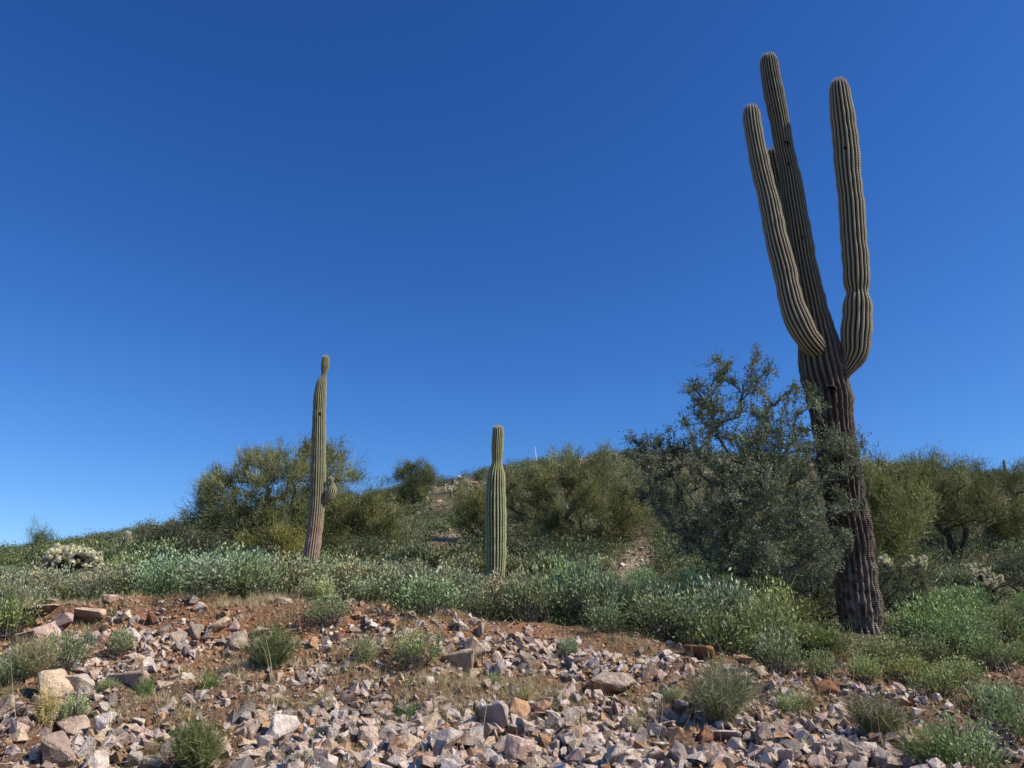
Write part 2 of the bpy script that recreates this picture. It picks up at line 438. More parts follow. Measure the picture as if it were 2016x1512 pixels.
def saguaro_limb(pxs, Y0, nribs, mat, depth=.15, tiplen=1.3, seed=0, tip=True, dY=None, rough=0.0, start_cap=False, hrange=(0, 1)):
    """pxs: base->tip list of (px,py,width_px[,depth offset]) -> skin mesh data and spine builder (world coordinates)"""
    rng = np.random.default_rng(seed)
    ctrl = []
    for q in pxs:
        Yq = Y0 + (q[3] if len(q) > 3 else 0)
        p = P(q[0], q[1], Yq)
        r = q[2] * .5 * ((p[1] * CP + (p[2] - EYE) * SP) / F)
        ctrl.append([*p, r])
    total = sum(np.linalg.norm(np.array(ctrl[i + 1][:3]) - np.array(ctrl[i][:3])) for i in range(len(ctrl) - 1))
    n = int(total / .035)
    R, s = catmull(ctrl, n)
    C = R[:, :3]; rad = R[:, 3]
    T = unit(np.gradient(C, axis=0))
    rr = np.zeros(n) + rad
    ph = rng.random(3) * 6
    rr *= 1 + .02 * np.sin(s * 6.1 + ph[0]) + .018 * np.sin(s * 13.3 + ph[1])
    L = s[-1]
    if tip:
        e = np.clip((L - s) / (rad * tiplen), 0, 1)
        rr = rr * np.sqrt(np.clip(1 - (1 - e) ** 2.2, 0.0004, 1))
    if start_cap:
        e = np.clip(s / (rad * 1.0), 0, 1); rr = rr * np.sqrt(np.clip(1 - (1 - e) ** 2, .02, 1))
    # parallel transport frame
    Nn = np.zeros_like(T); a = np.array([1., 0.3, 0]); Nn[0] = unit(a - T[0] * a.dot(T[0]))
    for i in range(1, n):
        v = Nn[i - 1] - T[i] * Nn[i - 1].dot(T[i]); Nn[i] = v / np.linalg.norm(v)
    B = np.cross(T, Nn)
    ks = nribs * 7
    th = np.arange(ks) / ks * 2 * math.pi
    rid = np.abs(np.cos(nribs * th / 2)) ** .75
    wob = .012 * np.sin(s[:, None] * 3.1 + th[None] * 2 + ph[2])
    TH = th[None] + wob
    prof = 1 - depth * (1 - rid)
    nz = 1 + 0 * TH
    if rough > 0:
        g = np.clip(1 - s / L * 1.0, 0, 1)[:, None]
        nz = 1 + rough * g * (fbm(th[None] * 7 + 3, s[:, None] * 9, 3)) + rough * .6 * g * fbm(th[None] * 20, s[:, None] * 26, 2)
    rad2 = rr[:, None] * prof[None] * nz * .5 / (.5)
    rad2 = rad2 * (1 + .012 * np.sin(s[:, None] * 2 * math.pi / .032) * rid[None] ** 4)
    V = C[:, None] + rad2[..., None] * (Nn[:, None] * np.cos(TH)[..., None] + B[:, None] * np.sin(TH)[..., None])
    idx = np.arange(n * ks).reshape(n, ks)
    nxt = np.roll(idx, -1, 1)
    Q = np.stack([idx[:-1], nxt[:-1], nxt[1:], idx[1:]], -1).reshape(-1, 4)
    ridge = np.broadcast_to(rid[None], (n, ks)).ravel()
    vl = np.broadcast_to(s[:, None], (n, ks)).ravel()
    tp = np.clip(1.25 - (L - s) / (rad * .75), 0, 1) if tip else np.zeros(n)
    tp = np.broadcast_to(tp[:, None], (n, ks)).ravel()
    hg = np.broadcast_to((hrange[0] + (hrange[1] - hrange[0]) * s / L)[:, None], (n, ks)).ravel()
    data = (V.reshape(-1, 3), Q, {'ridge': ('POINT', ridge), 'vlen': ('POINT', vl), 'tip': ('POINT', tp), 'hgt': ('POINT', hg)})
    # spines on rib crests
    mb = MB()
    cols = np.arange(nribs) * 7
    A = V[::1][:, cols].reshape(-1, 3)
    O = unit((V[:, cols] - C[:, None]).reshape(-1, 3)); TT = np.repeat(T, nribs, 0)
    for k in range(4):
        j = rng.normal(size=A.shape) * .55
        d = unit(O + j + TT * .15)
        ln = rng.uniform(.012, .034, len(A))[:, None]
        blades(mb, A - O * .004, A + d * ln, .0028, rng)
    if tip:   # felt crown
        m = np.repeat((L - s) < rad * .8, nribs)
        A2 = np.repeat(A[m], 16, 0); d = unit(rng.normal(size=A2.shape) * .6 + np.repeat(O[m], 16, 0) + np.repeat(TT[m], 16, 0) * 1.2)
        blades(mb, A2, A2 + d * rng.uniform(.015, .04, len(A2))[:, None], .006, rng, mi=1)
    return data, mb, C, rad

def limb_object(name, data, mb, mat, parent, origin):
    V, Q, at = data
    me = mesh(name, V - origin, [Q], mat, at, True)
    o = link(name, me, parent)
    sp = link('spines', mb.build('spines', [M['spine'], M['spine_white']], origin), o)
    return o

def hollow(parent, px, py, Y, rpx, origin, name='nest_hole', oval=1.4):
    """a woodpecker hole: dark bowl with a raised corky rim, on the face towards the viewer"""
    c = P(px, py, Y); r = rpx * mpp(Y, py)
    bm = bmesh.new()
    rings = [(1.15, .02), (1.08, .0), (.95, -.008), (.8, .0), (.6, .03), (.01, .05)]
    k = 14; vs = []
    d = unit(c - np.array([0, 0, EYE])); side = unit(np.cross(d, [0, 0, 1.])); up = np.cross(side, d)
    for rr, dd in rings:
        vs.append([bm.verts.new(tuple(c - origin + d * dd * (r / .04) * .5 + side * math.cos(t) * r * rr * (1 + .08 * math.sin(3 * t)) + up * math.sin(t) * r * rr * oval)) for t in [2 * math.pi * i / k for i in range(k)]])
    for a, b in zip(vs[:-1], vs[1:]):
        for i in range(k):
            f = bm.faces.new((a[i], a[(i + 1) % k], b[(i + 1) % k], b[i])); f.material_index = 0 if a is vs[0] or a is vs[1] else 1
    me = bpy.data.meshes.new(name); bm.to_mesh(me); bm.free()
    me.materials.append(M['cork_rim']); me.materials.append(M['hole'])
    return link(name, me, parent)

# big saguaro on the right
YB = 12.6
trunk_px = [(1699, 1275, 92), (1697, 1250, 86), (1690, 1180, 80), (1684, 1120, 78), (1677, 1060, 79), (1668, 1010, 79), (1658, 950, 78), (1649, 896, 78),
            (1639, 835, 79), (1631, 773, 86), (1621, 732, 91), (1615, 700, 84), (1611, 665, 70), (1603, 619, 57), (1591, 560, 50), (1582, 510, 47), (1572, 450, 45),
            (1563, 397, 44), (1555, 345, 40), (1544, 292, 36), (1535, 239, 37), (1524, 186, 38), (1515, 133, 36), (1512, 107, 33)]
org = P(1697, 1250, YB); org[2] = hz(org[0], org[1])
big = empty('saguaro', tuple(org))
tag(big, 'tallest saguaro with dark corky trunk and three raised arms beside the leafy tree', 'cactus')
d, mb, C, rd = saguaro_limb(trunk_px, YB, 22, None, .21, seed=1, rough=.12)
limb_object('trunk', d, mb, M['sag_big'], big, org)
armL = [(1618, 694, 38, .0), (1603, 681, 43, -.28), (1587, 662, 48, -.42), (1573, 636, 50, -.42), (1563, 612, 48, -.40), (1554, 579, 46, -.38), (1546, 539, 45, -.34), (1530, 477, 44, -.28),
        (1514, 397, 39, -.2), (1501, 345, 38, -.15), (1490, 292, 36, -.1), (1481, 239, 34, -.05), (1478, 209, 31, 0)]
d, mb, *_ = saguaro_limb(armL, YB, 18, None, .21, seed=2, hrange=(0, 1))
o = limb_object('arm', d, mb, M['sag_arm'], big, org); o['label'] = 'left arm curving up in front of the main stem'
armR = [(1638, 750, 26, -.05), (1658, 737, 25, -.12), (1672, 719, 34, -.2), (1683, 697, 50, -.26), (1685, 665, 57, -.30), (1688, 619, 54, -.32), (1688, 590, 50, -.33), (1688, 576, 41, -.33), (1687, 562, 47, -.33), (1685, 520, 48, -.33), (1681, 477, 49, -.33),
        (1676, 397, 47, -.33), (1670, 345, 47, -.33), (1666, 292, 48, -.33), (1660, 239, 46, -.33), (1654, 190, 40, -.33), (1650, 156, 34, -.33)]
d, mb, *_ = saguaro_limb(armR, YB, 18, None, .21, seed=3)
o = limb_object('arm', d, mb, M['sag_arm'], big, org); o['label'] = 'right arm bulging outward above its thin neck'
armB = [(1612, 700, 30, .2), (1600, 670, 34, .38), (1585, 630, 34, .42), (1570, 560, 31, .42), (1555, 480, 30, .42), (1542, 397, 29, .42), (1531, 345, 28, .42), (1524, 310, 27, .42), (1521, 292, 24, .42)]
d, mb, *_ = saguaro_limb(armB, YB, 15, None, .21, seed=4)
o = limb_object('arm', d, mb, M['sag_arm'], big, org); o['label'] = 'shorter thin arm rising behind the main stem'
hollow(big, 1548, 284, YB - .17, 5, org, oval=1.2)
hollow(big, 1637, 768, YB - .37, 9, org, oval=1.0)
for q in [(1664, 291, 3, -.53), (1553, 322, 2.5, -.19), (1580, 468, 1.8, -.22), (1573, 522, 1.8, -.23)]:
    hollow(big, q[0], q[1], YB + q[3], q[2], org, 'scar', 1.1)

# tall saguaro on the left
YL = 20.0
org = P(611, 1118, YL); org[2] = hz(org[0], org[1])
lt = empty('saguaro', tuple(org))
tag(lt, 'tall slender saguaro with a pinched knob top before the bushy tree on the left', 'cactus')
tp = [(609, 1128, 32), (610, 1118, 31), (614, 1085, 31), (620, 1040, 31), (624, 1000, 29), (626, 950, 30), (627, 900, 28.5), (628, 850, 27), (629, 800, 25), (631, 770, 23), (634, 752, 19), (637, 743, 13), (638, 738, 10), (638.5, 732, 12), (640, 720, 15), (641, 711, 15), (641.5, 700, 13)]
d, mb, *_ = saguaro_limb(tp, YL, 20, None, .2, seed=5, rough=.03)
limb_object('trunk', d, mb, M['sag_left'], lt, org)
ar = [(637, 985, 8, .0), (644, 984, 14, -.05), (650, 976, 20, -.06), (654, 962, 19, -.06), (654, 953, 9, -.06), (652.5, 949, 8, -.06), (652, 944, 10, -.06), (652, 939, 8, -.06)]
d, mb, *_ = saguaro_limb(ar, YL, 14, None, .16, seed=6)
o = limb_object('arm', d, mb, M['sag_left'], lt, org); o['label'] = 'short bulbous side arm with a small knob on top'
hollow(lt, 630, 815, YL - .22, 2.2, org, 'scar')

# short saguaro in the middle
YM = 19.5
org = P(976, 1134, YM); org[2] = hz(org[0], org[1])
md = empty('saguaro', tuple(org))
tag(md, 'short thick armless green saguaro with a narrow waist and white cap, in the middle', 'cactus')
tp = [(974, 1146, 38), (975, 1134, 38), (976, 1100, 39.5), (976.5, 1050, 41.5), (976, 1000, 41), (976, 960, 39), (977, 935, 34), (978, 922, 27), (978.5, 910, 19.5), (978.7, 903, 20.5), (979, 895, 23), (980, 870, 23.5), (981, 850, 22.5), (981, 837, 20)]
d, mb, *_ = saguaro_limb(tp, YM, 19, None, .24, tiplen=.95, seed=7)
limb_object('trunk', d, mb, M['sag_mid'], md, org)

# small far saguaros
def small_saguaro(px, py0, py1, w, Y, label, lean=0, mat='sag_arm', nr=14):
    p = at_depth(px, Y)
    sx, sy = toscreen(p)
    d, mb, *_ = saguaro_limb([(px, max(py0, sy) + 3, w * .8), (px, py0, w * .9), (px + lean * .5, (py0 + py1) / 2, w), (px + lean, py1, w * .85)], Y, nr, None, .16, seed=int(px))
    V, Q, at = d
    o = link('saguaro', mesh('saguaro', V - p, [Q], M[mat], at, True)); o.location = tuple(p)
    link('spines', mb.build('spines', [M['spine'], M['spine_white']], p), o)
    tag(o, label, 'cactus')
small_saguaro(251, 1086, 1045, 17, 30, 'stubby young saguaro on the slope between the cream cholla and the bushy tree')
small_saguaro(1211, 912, 893, 7.5, 58, 'tiny dark saguaro stub on the hill crest left of the leafy tree', 0, 'sag_arm', 12)
small_saguaro(1981, 945, 905, 5.5, 62, 'thin distant saguaro leaning on the ridge at the far right', -5, 'sag_arm', 12)
small_saguaro(888, 1000, 966, 6, 48, 'dark dead cactus stump on the pale rocky hillside left of the middle saguaro', 1, 'sag_big', 12)

# thin white pole on the crest
p = at_depth(1057, 64); q = P(1053, 880, 64)
mb = MB(); tubes(mb, [p - [0, 0, .3], (p + q) / 2], [(p + q) / 2, q], [.055, .04], [.04, .03], 8)
o = link('pole', mb.build('pole', [M['pole']], p, True)); o.location = tuple(p)
tag(o, 'thin white pole standing on the hill crest right of the middle saguaro', 'pole')

# ------------------------------------------------------------------ trees
def poly_sample(poly, n, rng):
    poly = np.array(poly, float); lo, hi = poly.min(0), poly.max(0)
    out = []; A = poly; B = np.roll(poly, -1, 0)
    while len(out) < n:
        q = rng.uniform(lo, hi, (400, 2))
        x, y = q[:, 0:1], q[:, 1:2]
        c = ((A[:, 1] > y) != (B[:, 1] > y)) & (x < (B[:, 0] - A[:, 0]) * (y - A[:, 1]) / (B[:, 1] - A[:, 1] + 1e-9) + A[:, 0])
        ins = c.sum(1) % 2 == 1
        out += list(q[ins])
    out = np.array(out[:n])
    AB = B - A
    t = np.clip(((out[:, None] - A) * AB).sum(-1) / ((AB ** 2).sum(-1) + 1e-9), 0, 1)
    e = np.linalg.norm(out[:, None] - (A + t[..., None] * AB), axis=-1).min(1)
    return out, e

def grow(base, att, rng, kink=.12, seg=.35, stems=3, spread=.5, up=.8):
    """branch skeleton: every attractor is joined to the nearest node already grown"""
    base = np.asarray(base, float)
    N = [base]; par = [-1]
    ctr = att.mean(0)
    for k in range(stems):   # first limbs
        tgt = base + (ctr - base) * .35 + np.array([rng.uniform(-1, 1), rng.uniform(-1, 1), rng.uniform(-.2, .5)]) * spread * np.linalg.norm(ctr - base) * .5
        prev = 0
        for t in (.33, .66, 1.0):
            N.append(base + (tgt - base) * t + rng.normal(size=3) * .03); par.append(prev); prev = len(N) - 1
    order = np.argsort(np.linalg.norm(att - base, axis=1) + rng.random(len(att)) * .3)
    arr = np.zeros((len(att) * 14 + 50, 3)); arr[:len(N)] = N; n = len(N); par = par + []
    depth = np.zeros(len(arr)); 
    tips = []
    for i in order:
        a = att[i]
        dv = arr[:n] - a
        cost = np.linalg.norm(dv, axis=1) + up * np.clip(dv[:, 2], 0, 9)   # avoid growing down
        cost[0] += 1.0
        j = int(np.argmin(cost)); dist = np.linalg.norm(dv[j])
        m = max(1, min(8, int(dist / seg + .7)))
        prev = j; A0 = arr[j].copy()
        bow = np.array([0, 0, -.10 * dist]) + rng.normal(size=3) * kink * dist * .4
        for s_ in range(1, m + 1):
            t = s_ / m
            q = A0 + (a - A0) * t + bow * math.sin(math.pi * t) + (rng.normal(size=3) * kink * dist / m * .35 if s_ < m else 0)
            if n >= len(arr): break
            arr[n] = q; par.append(prev); prev = n; n += 1
        tips.append(prev)
    par = np.array(par[:n]); arr = arr[:n]
    cnt = np.zeros(n)
    for t in tips: cnt[t] += 1
    for i in range(n - 1, 0, -1): cnt[par[i]] += cnt[i]
    return arr, par, cnt, np.array(tips)

def wood(mb, arr, par, cnt, rtip, power=.5, k=7, rmax=None):
    i = np.arange(1, len(arr)); p = par[1:]
    r = rtip * np.maximum(cnt, 1) ** power
    if rmax: r = np.minimum(r, rmax)
    rb = r[i]; ra = np.minimum(r[p], rb * 1.25)
    dirn = unit(arr[i] - arr[p])
    thick = rb > rtip * 2.2
    for m, kk in ((thick, k), (~thick, 4)):
        if m.any(): tubes(mb, arr[p][m] - dirn[m] * ra[m][:, None] * .3, arr[i][m] + dirn[m] * rb[m][:, None] * .3, ra[m], rb[m], kk, .5)

def crown_points(poly, Yc, T, n, rng, em=.3):
    q, e = poly_sample(poly, n, rng)
    ext = np.ptp(np.array(poly)[:, 1]) * em
    dy = rng.uniform(-1, 1, n) * T * np.sqrt(np.clip(e / ext, .05, 1))
    return np.array([P(a[0], a[1], Yc + b) for a, b in zip(q, dy)])

def palo_verde(name, poly, base_px, Yc, T, label, natt=300, ntw=60, seed=0, tw=(.12, .30), col=(1, 1, 1), leafmat='palo', woodmat='bark_green', rtip=.0075, extra=None, wd=.015, group=None, cat='tree', up=.55, stems=4, kleaf=2, cl=.24):
    rng = np.random.default_rng(seed)
    base = at_depth(base_px[0], Yc if len(base_px) < 2 else base_px[1])
    natt = int(natt * 1.7); nc = max(12, natt // 8)
    cc = crown_points(poly, Yc, T, nc, rng)
    att = np.repeat(cc, max(1, natt // nc), 0); att = att + rng.normal(size=att.shape) * cl
    if extra is not None:
        ex = []
        for (px, py, s_, k) in extra:
            for _ in range(k): ex.append(P(px + rng.normal() * s_, py + abs(rng.normal()) * s_ * 2, Yc + rng.normal() * .3))
        att = np.concatenate([att, np.array(ex)])
    g = height(att[:, 0], att[:, 1]); att[:, 2] = np.maximum(att[:, 2], g + .12)
    arr, par, cnt, tips = grow(base - [0, 0, .05], att, rng, stems=stems)
    root = empty(name, tuple(base)); tag(root, label, cat, group)
    w = MB(); wood(w, arr, par, cnt, rtip, .5)
    link('trunk', w.build('trunk', [M[woodmat]], base, True), root)
    # sprays of fine green twigs
    ctr = att.mean(0); mb = MB()
    tp = arr[tips]; tdir = unit(arr[tips] - arr[par[tips]])
    ntw = int(ntw * .58); n = len(tips) * ntw
    A = np.repeat(tp, ntw, 0); D = np.repeat(tdir, ntw, 0)
    outw = unit(A - (ctr - [0, 0, .6]))
    A = A - D * rng.uniform(0, .35, n)[:, None] + rng.normal(size=(n, 3)) * .11
    clump = np.repeat(rng.random(len(tips)), ntw)
    dd = unit(D * .7 + outw * .6 + np.array([0, 0, up]) + rng.normal(size=(n, 3)) * .6)
    ln = rng.uniform(tw[0], tw[1], n)[:, None]
    Bp = A + dd * ln
    tone = np.clip(.5 * clump + .5 * rng.random(n), 0, 1)
    blades(mb, A, Bp, wd, rng, tone)
    # side twiglets and tiny leaves
    for k in range(kleaf):
        f = rng.uniform(.2, 1, n)[:, None]
        s0 = A + (Bp - A) * f
        d2 = unit(dd + rng.normal(size=(n, 3)) * .7)
        blades(mb, s0, s0 + d2 * ln * .4, wd * .8, rng, np.clip(tone + rng.normal(size=n) * .15, 0, 1))
    cr = link('crown', mb.build('crown', [M[leafmat]], base), root); cr.color = (*col, 1)
    return root

palo_verde('palo_verde_tree', [(370, 1022), (400, 985), (402, 940), (440, 915), (500, 905), (540, 900), (590, 885), (620, 885), (660, 885), (685, 925), (690, 945), (680, 965), (650, 1010), (610, 1060), (540, 1075), (470, 1080), (410, 1060)],
           (545,), 25, 2.2, 'wide olive green palo verde spreading behind the tall left saguaro', 440, 66, 11, extra=[(610, 878, 5, 4), (655, 885, 6, 6), (540, 895, 6, 5), (690, 935, 5, 5), (375, 1018, 5, 5)])
palo_verde('palo_verde_tree', [(650, 1000), (700, 972), (745, 985), (772, 1030), (755, 1075), (700, 1100), (640, 1100), (630, 1040)], (690,), 24, 1.2,
           'low rounded olive palo verde just right of the tall left saguaro', 200, 80, 12, col=(1, 1.0, .8))
palo_verde('palo_verde_tree', [(490, 1075), (500, 1050), (545, 1040), (585, 1055), (595, 1105), (490, 1108)], (540,), 21.5, .5,
           'small yellowish palo verde bush at the foot of the tall left saguaro', 90, 70, 13, tw=(.1, .2), col=(1.15, 1.05, .7))
palo_verde('palo_verde_tree', [(784, 968), (786, 932), (802, 915), (820, 910), (846, 925), (852, 950), (840, 972), (828, 1000), (800, 1000)], (818,), 44, 1.1,
           'small upright palo verde alone on the hillside against the sky', 190, 80, 14, col=(.8, .85, .75), wd=.014)
palo_verde('palo_verde_tree', [(990, 935), (1040, 915), (1100, 908), (1160, 903), (1200, 900), (1240, 905), (1272, 960), (1283, 1010), (1268, 1050), (1200, 1050), (1130, 1075), (1060, 1080), (1005, 1050), (990, 1000)], (1095,), 27, 2.4,
           'broad dark olive palo verde spreading just right of the middle saguaro', 400, 70, 15, col=(.95, .93, .85), extra=[(1088, 888, 5, 4), (1122, 885, 6, 7), (1188, 880, 6, 7), (1035, 912, 6, 5)])
palo_verde('palo_verde_tree', [(905, 985), (930, 960), (960, 950), (975, 1000), (970, 1060), (930, 1065), (910, 1040)], (945,), 31, .9,
           'pale olive palo verde peeking out left of the middle saguaro', 120, 60, 16, col=(.95, .95, .75))
palo_verde('palo_verde_tree', [(1690, 915), (1720, 900), (1760, 925), (1800, 930), (1818, 990), (1812, 1070), (1780, 1100), (1720, 1110), (1670, 1080), (1680, 980)], (1740,), 18, 1.2,
           'feathery olive palo verde directly behind the tallest saguaro', 210, 70, 17, col=(.95, .95, .8), tw=(.12, .25))
palo_verde('palo_verde_tree', [(1803, 950), (1830, 915), (1870, 922), (1920, 912), (1948, 935), (1980, 965), (1960, 1010), (1900, 1025), (1840, 1035), (1808, 1005)], (1885,), 27, 1.8,
           'dark olive palo verde with black forked trunk on the right slope', 240, 60, 18, col=(.85, .85, .78), woodmat='bark_dark', extra=[(1830, 908, 5, 4), (1915, 908, 6, 5)])
palo_verde('palo_verde_tree', [(1940, 965), (1985, 930), (2040, 930), (2090, 960), (2090, 1050), (2000, 1065), (1950, 1055)], (2010,), 30, 1.8,
           'olive palo verde cut off by the right edge of the photo', 260, 60, 19, col=(.8, .8, .68), extra=[(1965, 925, 5, 4)])
palo_verde('palo_verde_tree', [(60, 1085), (62, 1058), (80, 1052), (105, 1050), (118, 1070), (110, 1095), (70, 1098)], (88,), 34, .8,
           'small sparse desert tree on the skyline behind the cream cholla', 45, 40, 20, col=(.7, .8, .7), wd=.012)

palo_verde('palo_verde_tree', [(1265, 960), (1300, 925), (1360, 915), (1430, 910), (1500, 905), (1580, 915), (1600, 960), (1600, 1050), (1500, 1090), (1380, 1090), (1300, 1070)], (1430,), 30, 2.4,
           'olive palo verde mostly hidden behind the leafy grey green tree', 260, 60, 21, col=(.75, .78, .68))
# leafy ironwood beside the big saguaro
def ironwood():
    rng = np.random.default_rng(31)
    poly = [(1240, 880), (1262, 868), (1295, 885), (1345, 860), (1390, 840), (1360, 790), (1392, 760), (1420, 730), (1440, 760), (1455, 800), (1478, 800), (1510, 800), (1545, 780), (1580, 800), (1592, 840),
            (1612, 880), (1625, 920), (1632, 980), (1640, 1030), (1640, 1080), (1620, 1120), (1560, 1135), (1490, 1140), (1430, 1115), (1370, 1080), (1315, 1040), (1275, 990), (1255, 930)]
    Yc = 11.95
    base = at_depth(1508, 12.2)
    cc = crown_points(poly, Yc, 1.25, 225, rng, .25); att = np.repeat(cc, 5, 0); att = att + rng.normal(size=att.shape) * .12
    ex = []
    for x, y, s_, k in [(1412, 712, 4, 5), (1435, 720, 4, 5), (1418, 745, 6, 8), (1490, 690, 2, 3), (1488, 715, 3, 5), (1510, 730, 4, 6), (1480, 750, 6, 9), (1497, 770, 8, 9), (1375, 760, 5, 6), (1352, 772, 4, 4), (1380, 790, 6, 6), (1348, 835, 4, 5),
                        (1240, 868, 5, 6), (1272, 868, 5, 4), (1565, 768, 5, 6), (1600, 770, 6, 7), (1612, 800, 6, 6), (1690, 872, 9, 8), (1665, 885, 14, 10), (1640, 862, 9, 6), (1650, 925, 14, 7), (1690, 920, 12, 7), (1665, 985, 10, 5), (1672, 1058, 7, 3), (1655, 1112, 7, 4)]:
        for _ in range(k): ex.append(P(x + rng.normal() * s_, y + rng.normal() * s_, Yc + rng.normal() * .25 - (.35 if x > 1590 else 0)))
    # boughs that cross in front of the cactus trunk
    for x, y in rng.uniform((1620, 850), (1700, 1050), (9, 2)): ex.append(P(x, y, YB - .75 + rng.normal() * .15))
    att = np.concatenate([att, np.array(ex)])
    g = height(att[:, 0], att[:, 1]); att = att[att[:, 2] > g + .75]
    # keep the crown out of the cactus trunk
    sx, sy = toscreen(att)
    cx = np.interp(sy, [900, 1250], [1650, 1697]); m = (np.abs(sx - cx) < 50) & (att[:, 1] > YB - .6)
    att[m, 1] = YB - .7 + rng.normal(size=m.sum()) * .1
    arr, par, cnt, tips = grow(base - [0, 0, .05], att, rng, kink=.05, seg=.2, stems=7, spread=1.1, up=.35)
    root = empty('ironwood_tree', tuple(base))
    tag(root, 'leafy grey green many-stemmed tree growing against the tallest saguaro', 'tree')
    w = MB(); wood(w, arr, par, cnt, .0028, .46, 8, .05)
    link('trunk', w.build('trunk', [M['bark_grey']], base, True), root)
    mb = MB()
    # leafy twigs
    nt = 10; n = len(tips) * nt
    A = np.repeat(arr[tips], nt, 0); D = np.repeat(unit(arr[tips] - arr[par[tips]]), nt, 0)
    A = A - D * rng.uniform(0, .3, n)[:, None]
    d = unit(D + np.array([0, 0, .6]) + rng.normal(size=(n, 3)) * .55); L = rng.uniform(.08, .24, n)
    blades(w2 := MB(), A, A + d * L[:, None], .004, rng)
    link('twigs', w2.build('twigs', [M['twig']], base), root)
    clump = np.repeat(rng.random(len(tips)), nt)
    nl = 12
    A2 = np.repeat(A, nl, 0) + np.repeat(d * L[:, None], nl, 0) * rng.uniform(.1, 1.05, n * nl)[:, None]
    d2 = unit(np.repeat(d, nl, 0) * .5 + rng.normal(size=(n * nl, 3)))
    leaves(mb, A2, d2, rng.uniform(.018, .040, n * nl), rng.uniform(.010, .019, n * nl), rng, np.clip(.45 * np.repeat(clump, nl) + .55 * rng.random(n * nl), 0, 1))
    link('crown', mb.build('crown', [M['ironwood']], base), root)
ironwood()

# ------------------------------------------------------------------ shrubs
def brittle_variant(seed, nl=1500, R=.42, H=.5, parts=True, lf=1.0, sparse=False):
    rng = np.random.default_rng(seed)
    ns = 70 if not sparse else 34
    ang = rng.uniform(0, 2 * math.pi, ns); rr = np.sqrt(rng.random(ns))
    lump = 1 + .22 * np.sin(ang * 2 + seed) + .14 * np.sin(ang * 5 + seed * 2)
    E = np.stack([np.cos(ang) * rr * R * lump, np.sin(ang) * rr * R * lump, H * np.sqrt(np.clip(1 - rr ** 2 * .8, .1, 1)) * rng.uniform(.75, 1.08, ns)], 1)
    B0 = np.stack([np.cos(ang), np.sin(ang), 0 * ang], 1) * .05 * rr[:, None] - [0, 0, .05]
    k = 5; t = np.linspace(0, 1, k)[None, :, None]
    mid = E * [.75, .75, .35]
    pts = (1 - t) ** 2 * B0[:, None] + 2 * t * (1 - t) * mid[:, None] + t ** 2 * E[:, None]
    st = MB(); ribbons(st, pts, .010, rng, rng.random(ns)); ribbons(st, pts, .010, rng, rng.random(ns))
    fo = MB()
    per = nl // ns
    s_ = np.repeat(np.arange(ns), per); n = len(s_)
    tt = 1 - rng.random(n) ** 1.2 * .5
    idx = tt * (k - 1); i0 = np.clip(idx.astype(int), 0, k - 2); fr = (idx - i0)[:, None]
    pos = pts[s_, i0] * (1 - fr) + pts[s_, i0 + 1] * fr + rng.normal(size=(n, 3)) * [.042, .042, .036]
    pos[:, 2] = np.maximum(pos[:, 2], .02)
    outd = unit(pos - [0, 0, H * .1])
    d = unit(outd * .7 + [0, 0, .35] + rng.normal(size=(n, 3)) * .52)
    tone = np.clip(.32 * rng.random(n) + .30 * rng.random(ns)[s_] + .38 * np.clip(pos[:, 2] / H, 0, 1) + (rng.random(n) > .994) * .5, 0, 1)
    leaves(fo, pos, d, rng.uniform(.032, .058, n) * lf, rng.uniform(.013, .025, n) * lf, rng, tone)
    # dry bits low in the bush
    m = ns * 3; a2 = rng.uniform(0, 6.28, m); r2 = rng.uniform(.2, .9, m) * R
    A = np.stack([np.cos(a2) * r2 * .6, np.sin(a2) * r2 * .6, rng.uniform(0, .12, m)], 1)
    blades(st, A, A + unit(rng.normal(size=(m, 3)) * .6 + [0, 0, .8]) * rng.uniform(.08, .2, m)[:, None], .005, rng)
    if parts:
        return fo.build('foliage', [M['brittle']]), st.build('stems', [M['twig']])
    V = fo; V2 = MB()
    V2.V = fo.V + [v for v in st.V]
    V2.n = fo.n + st.n
    V2.Q = fo.Q + [q + fo.n for q in st.Q]; V2.qt = fo.qt + st.qt; V2.qm = fo.qm + [np.ones_like(q) for q in st.qm]
    V2.T = [t_ + fo.n for t_ in st.T]; V2.tt = st.tt; V2.tm = [np.ones_like(q) for q in st.tm]
    return V2.build('brittlebush', [M['brittle'], M['twig']])

BV = [brittle_variant(100 + i) for i in range(7)]
BS = [brittle_variant(120 + i, 560, .42, .42, False, 1.5) for i in range(5)]

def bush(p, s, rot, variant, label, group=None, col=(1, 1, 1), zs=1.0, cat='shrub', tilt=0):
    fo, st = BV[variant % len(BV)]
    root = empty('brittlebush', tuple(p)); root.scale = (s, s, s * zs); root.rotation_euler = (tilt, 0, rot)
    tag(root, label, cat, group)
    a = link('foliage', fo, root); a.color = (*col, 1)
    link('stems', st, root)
    return root

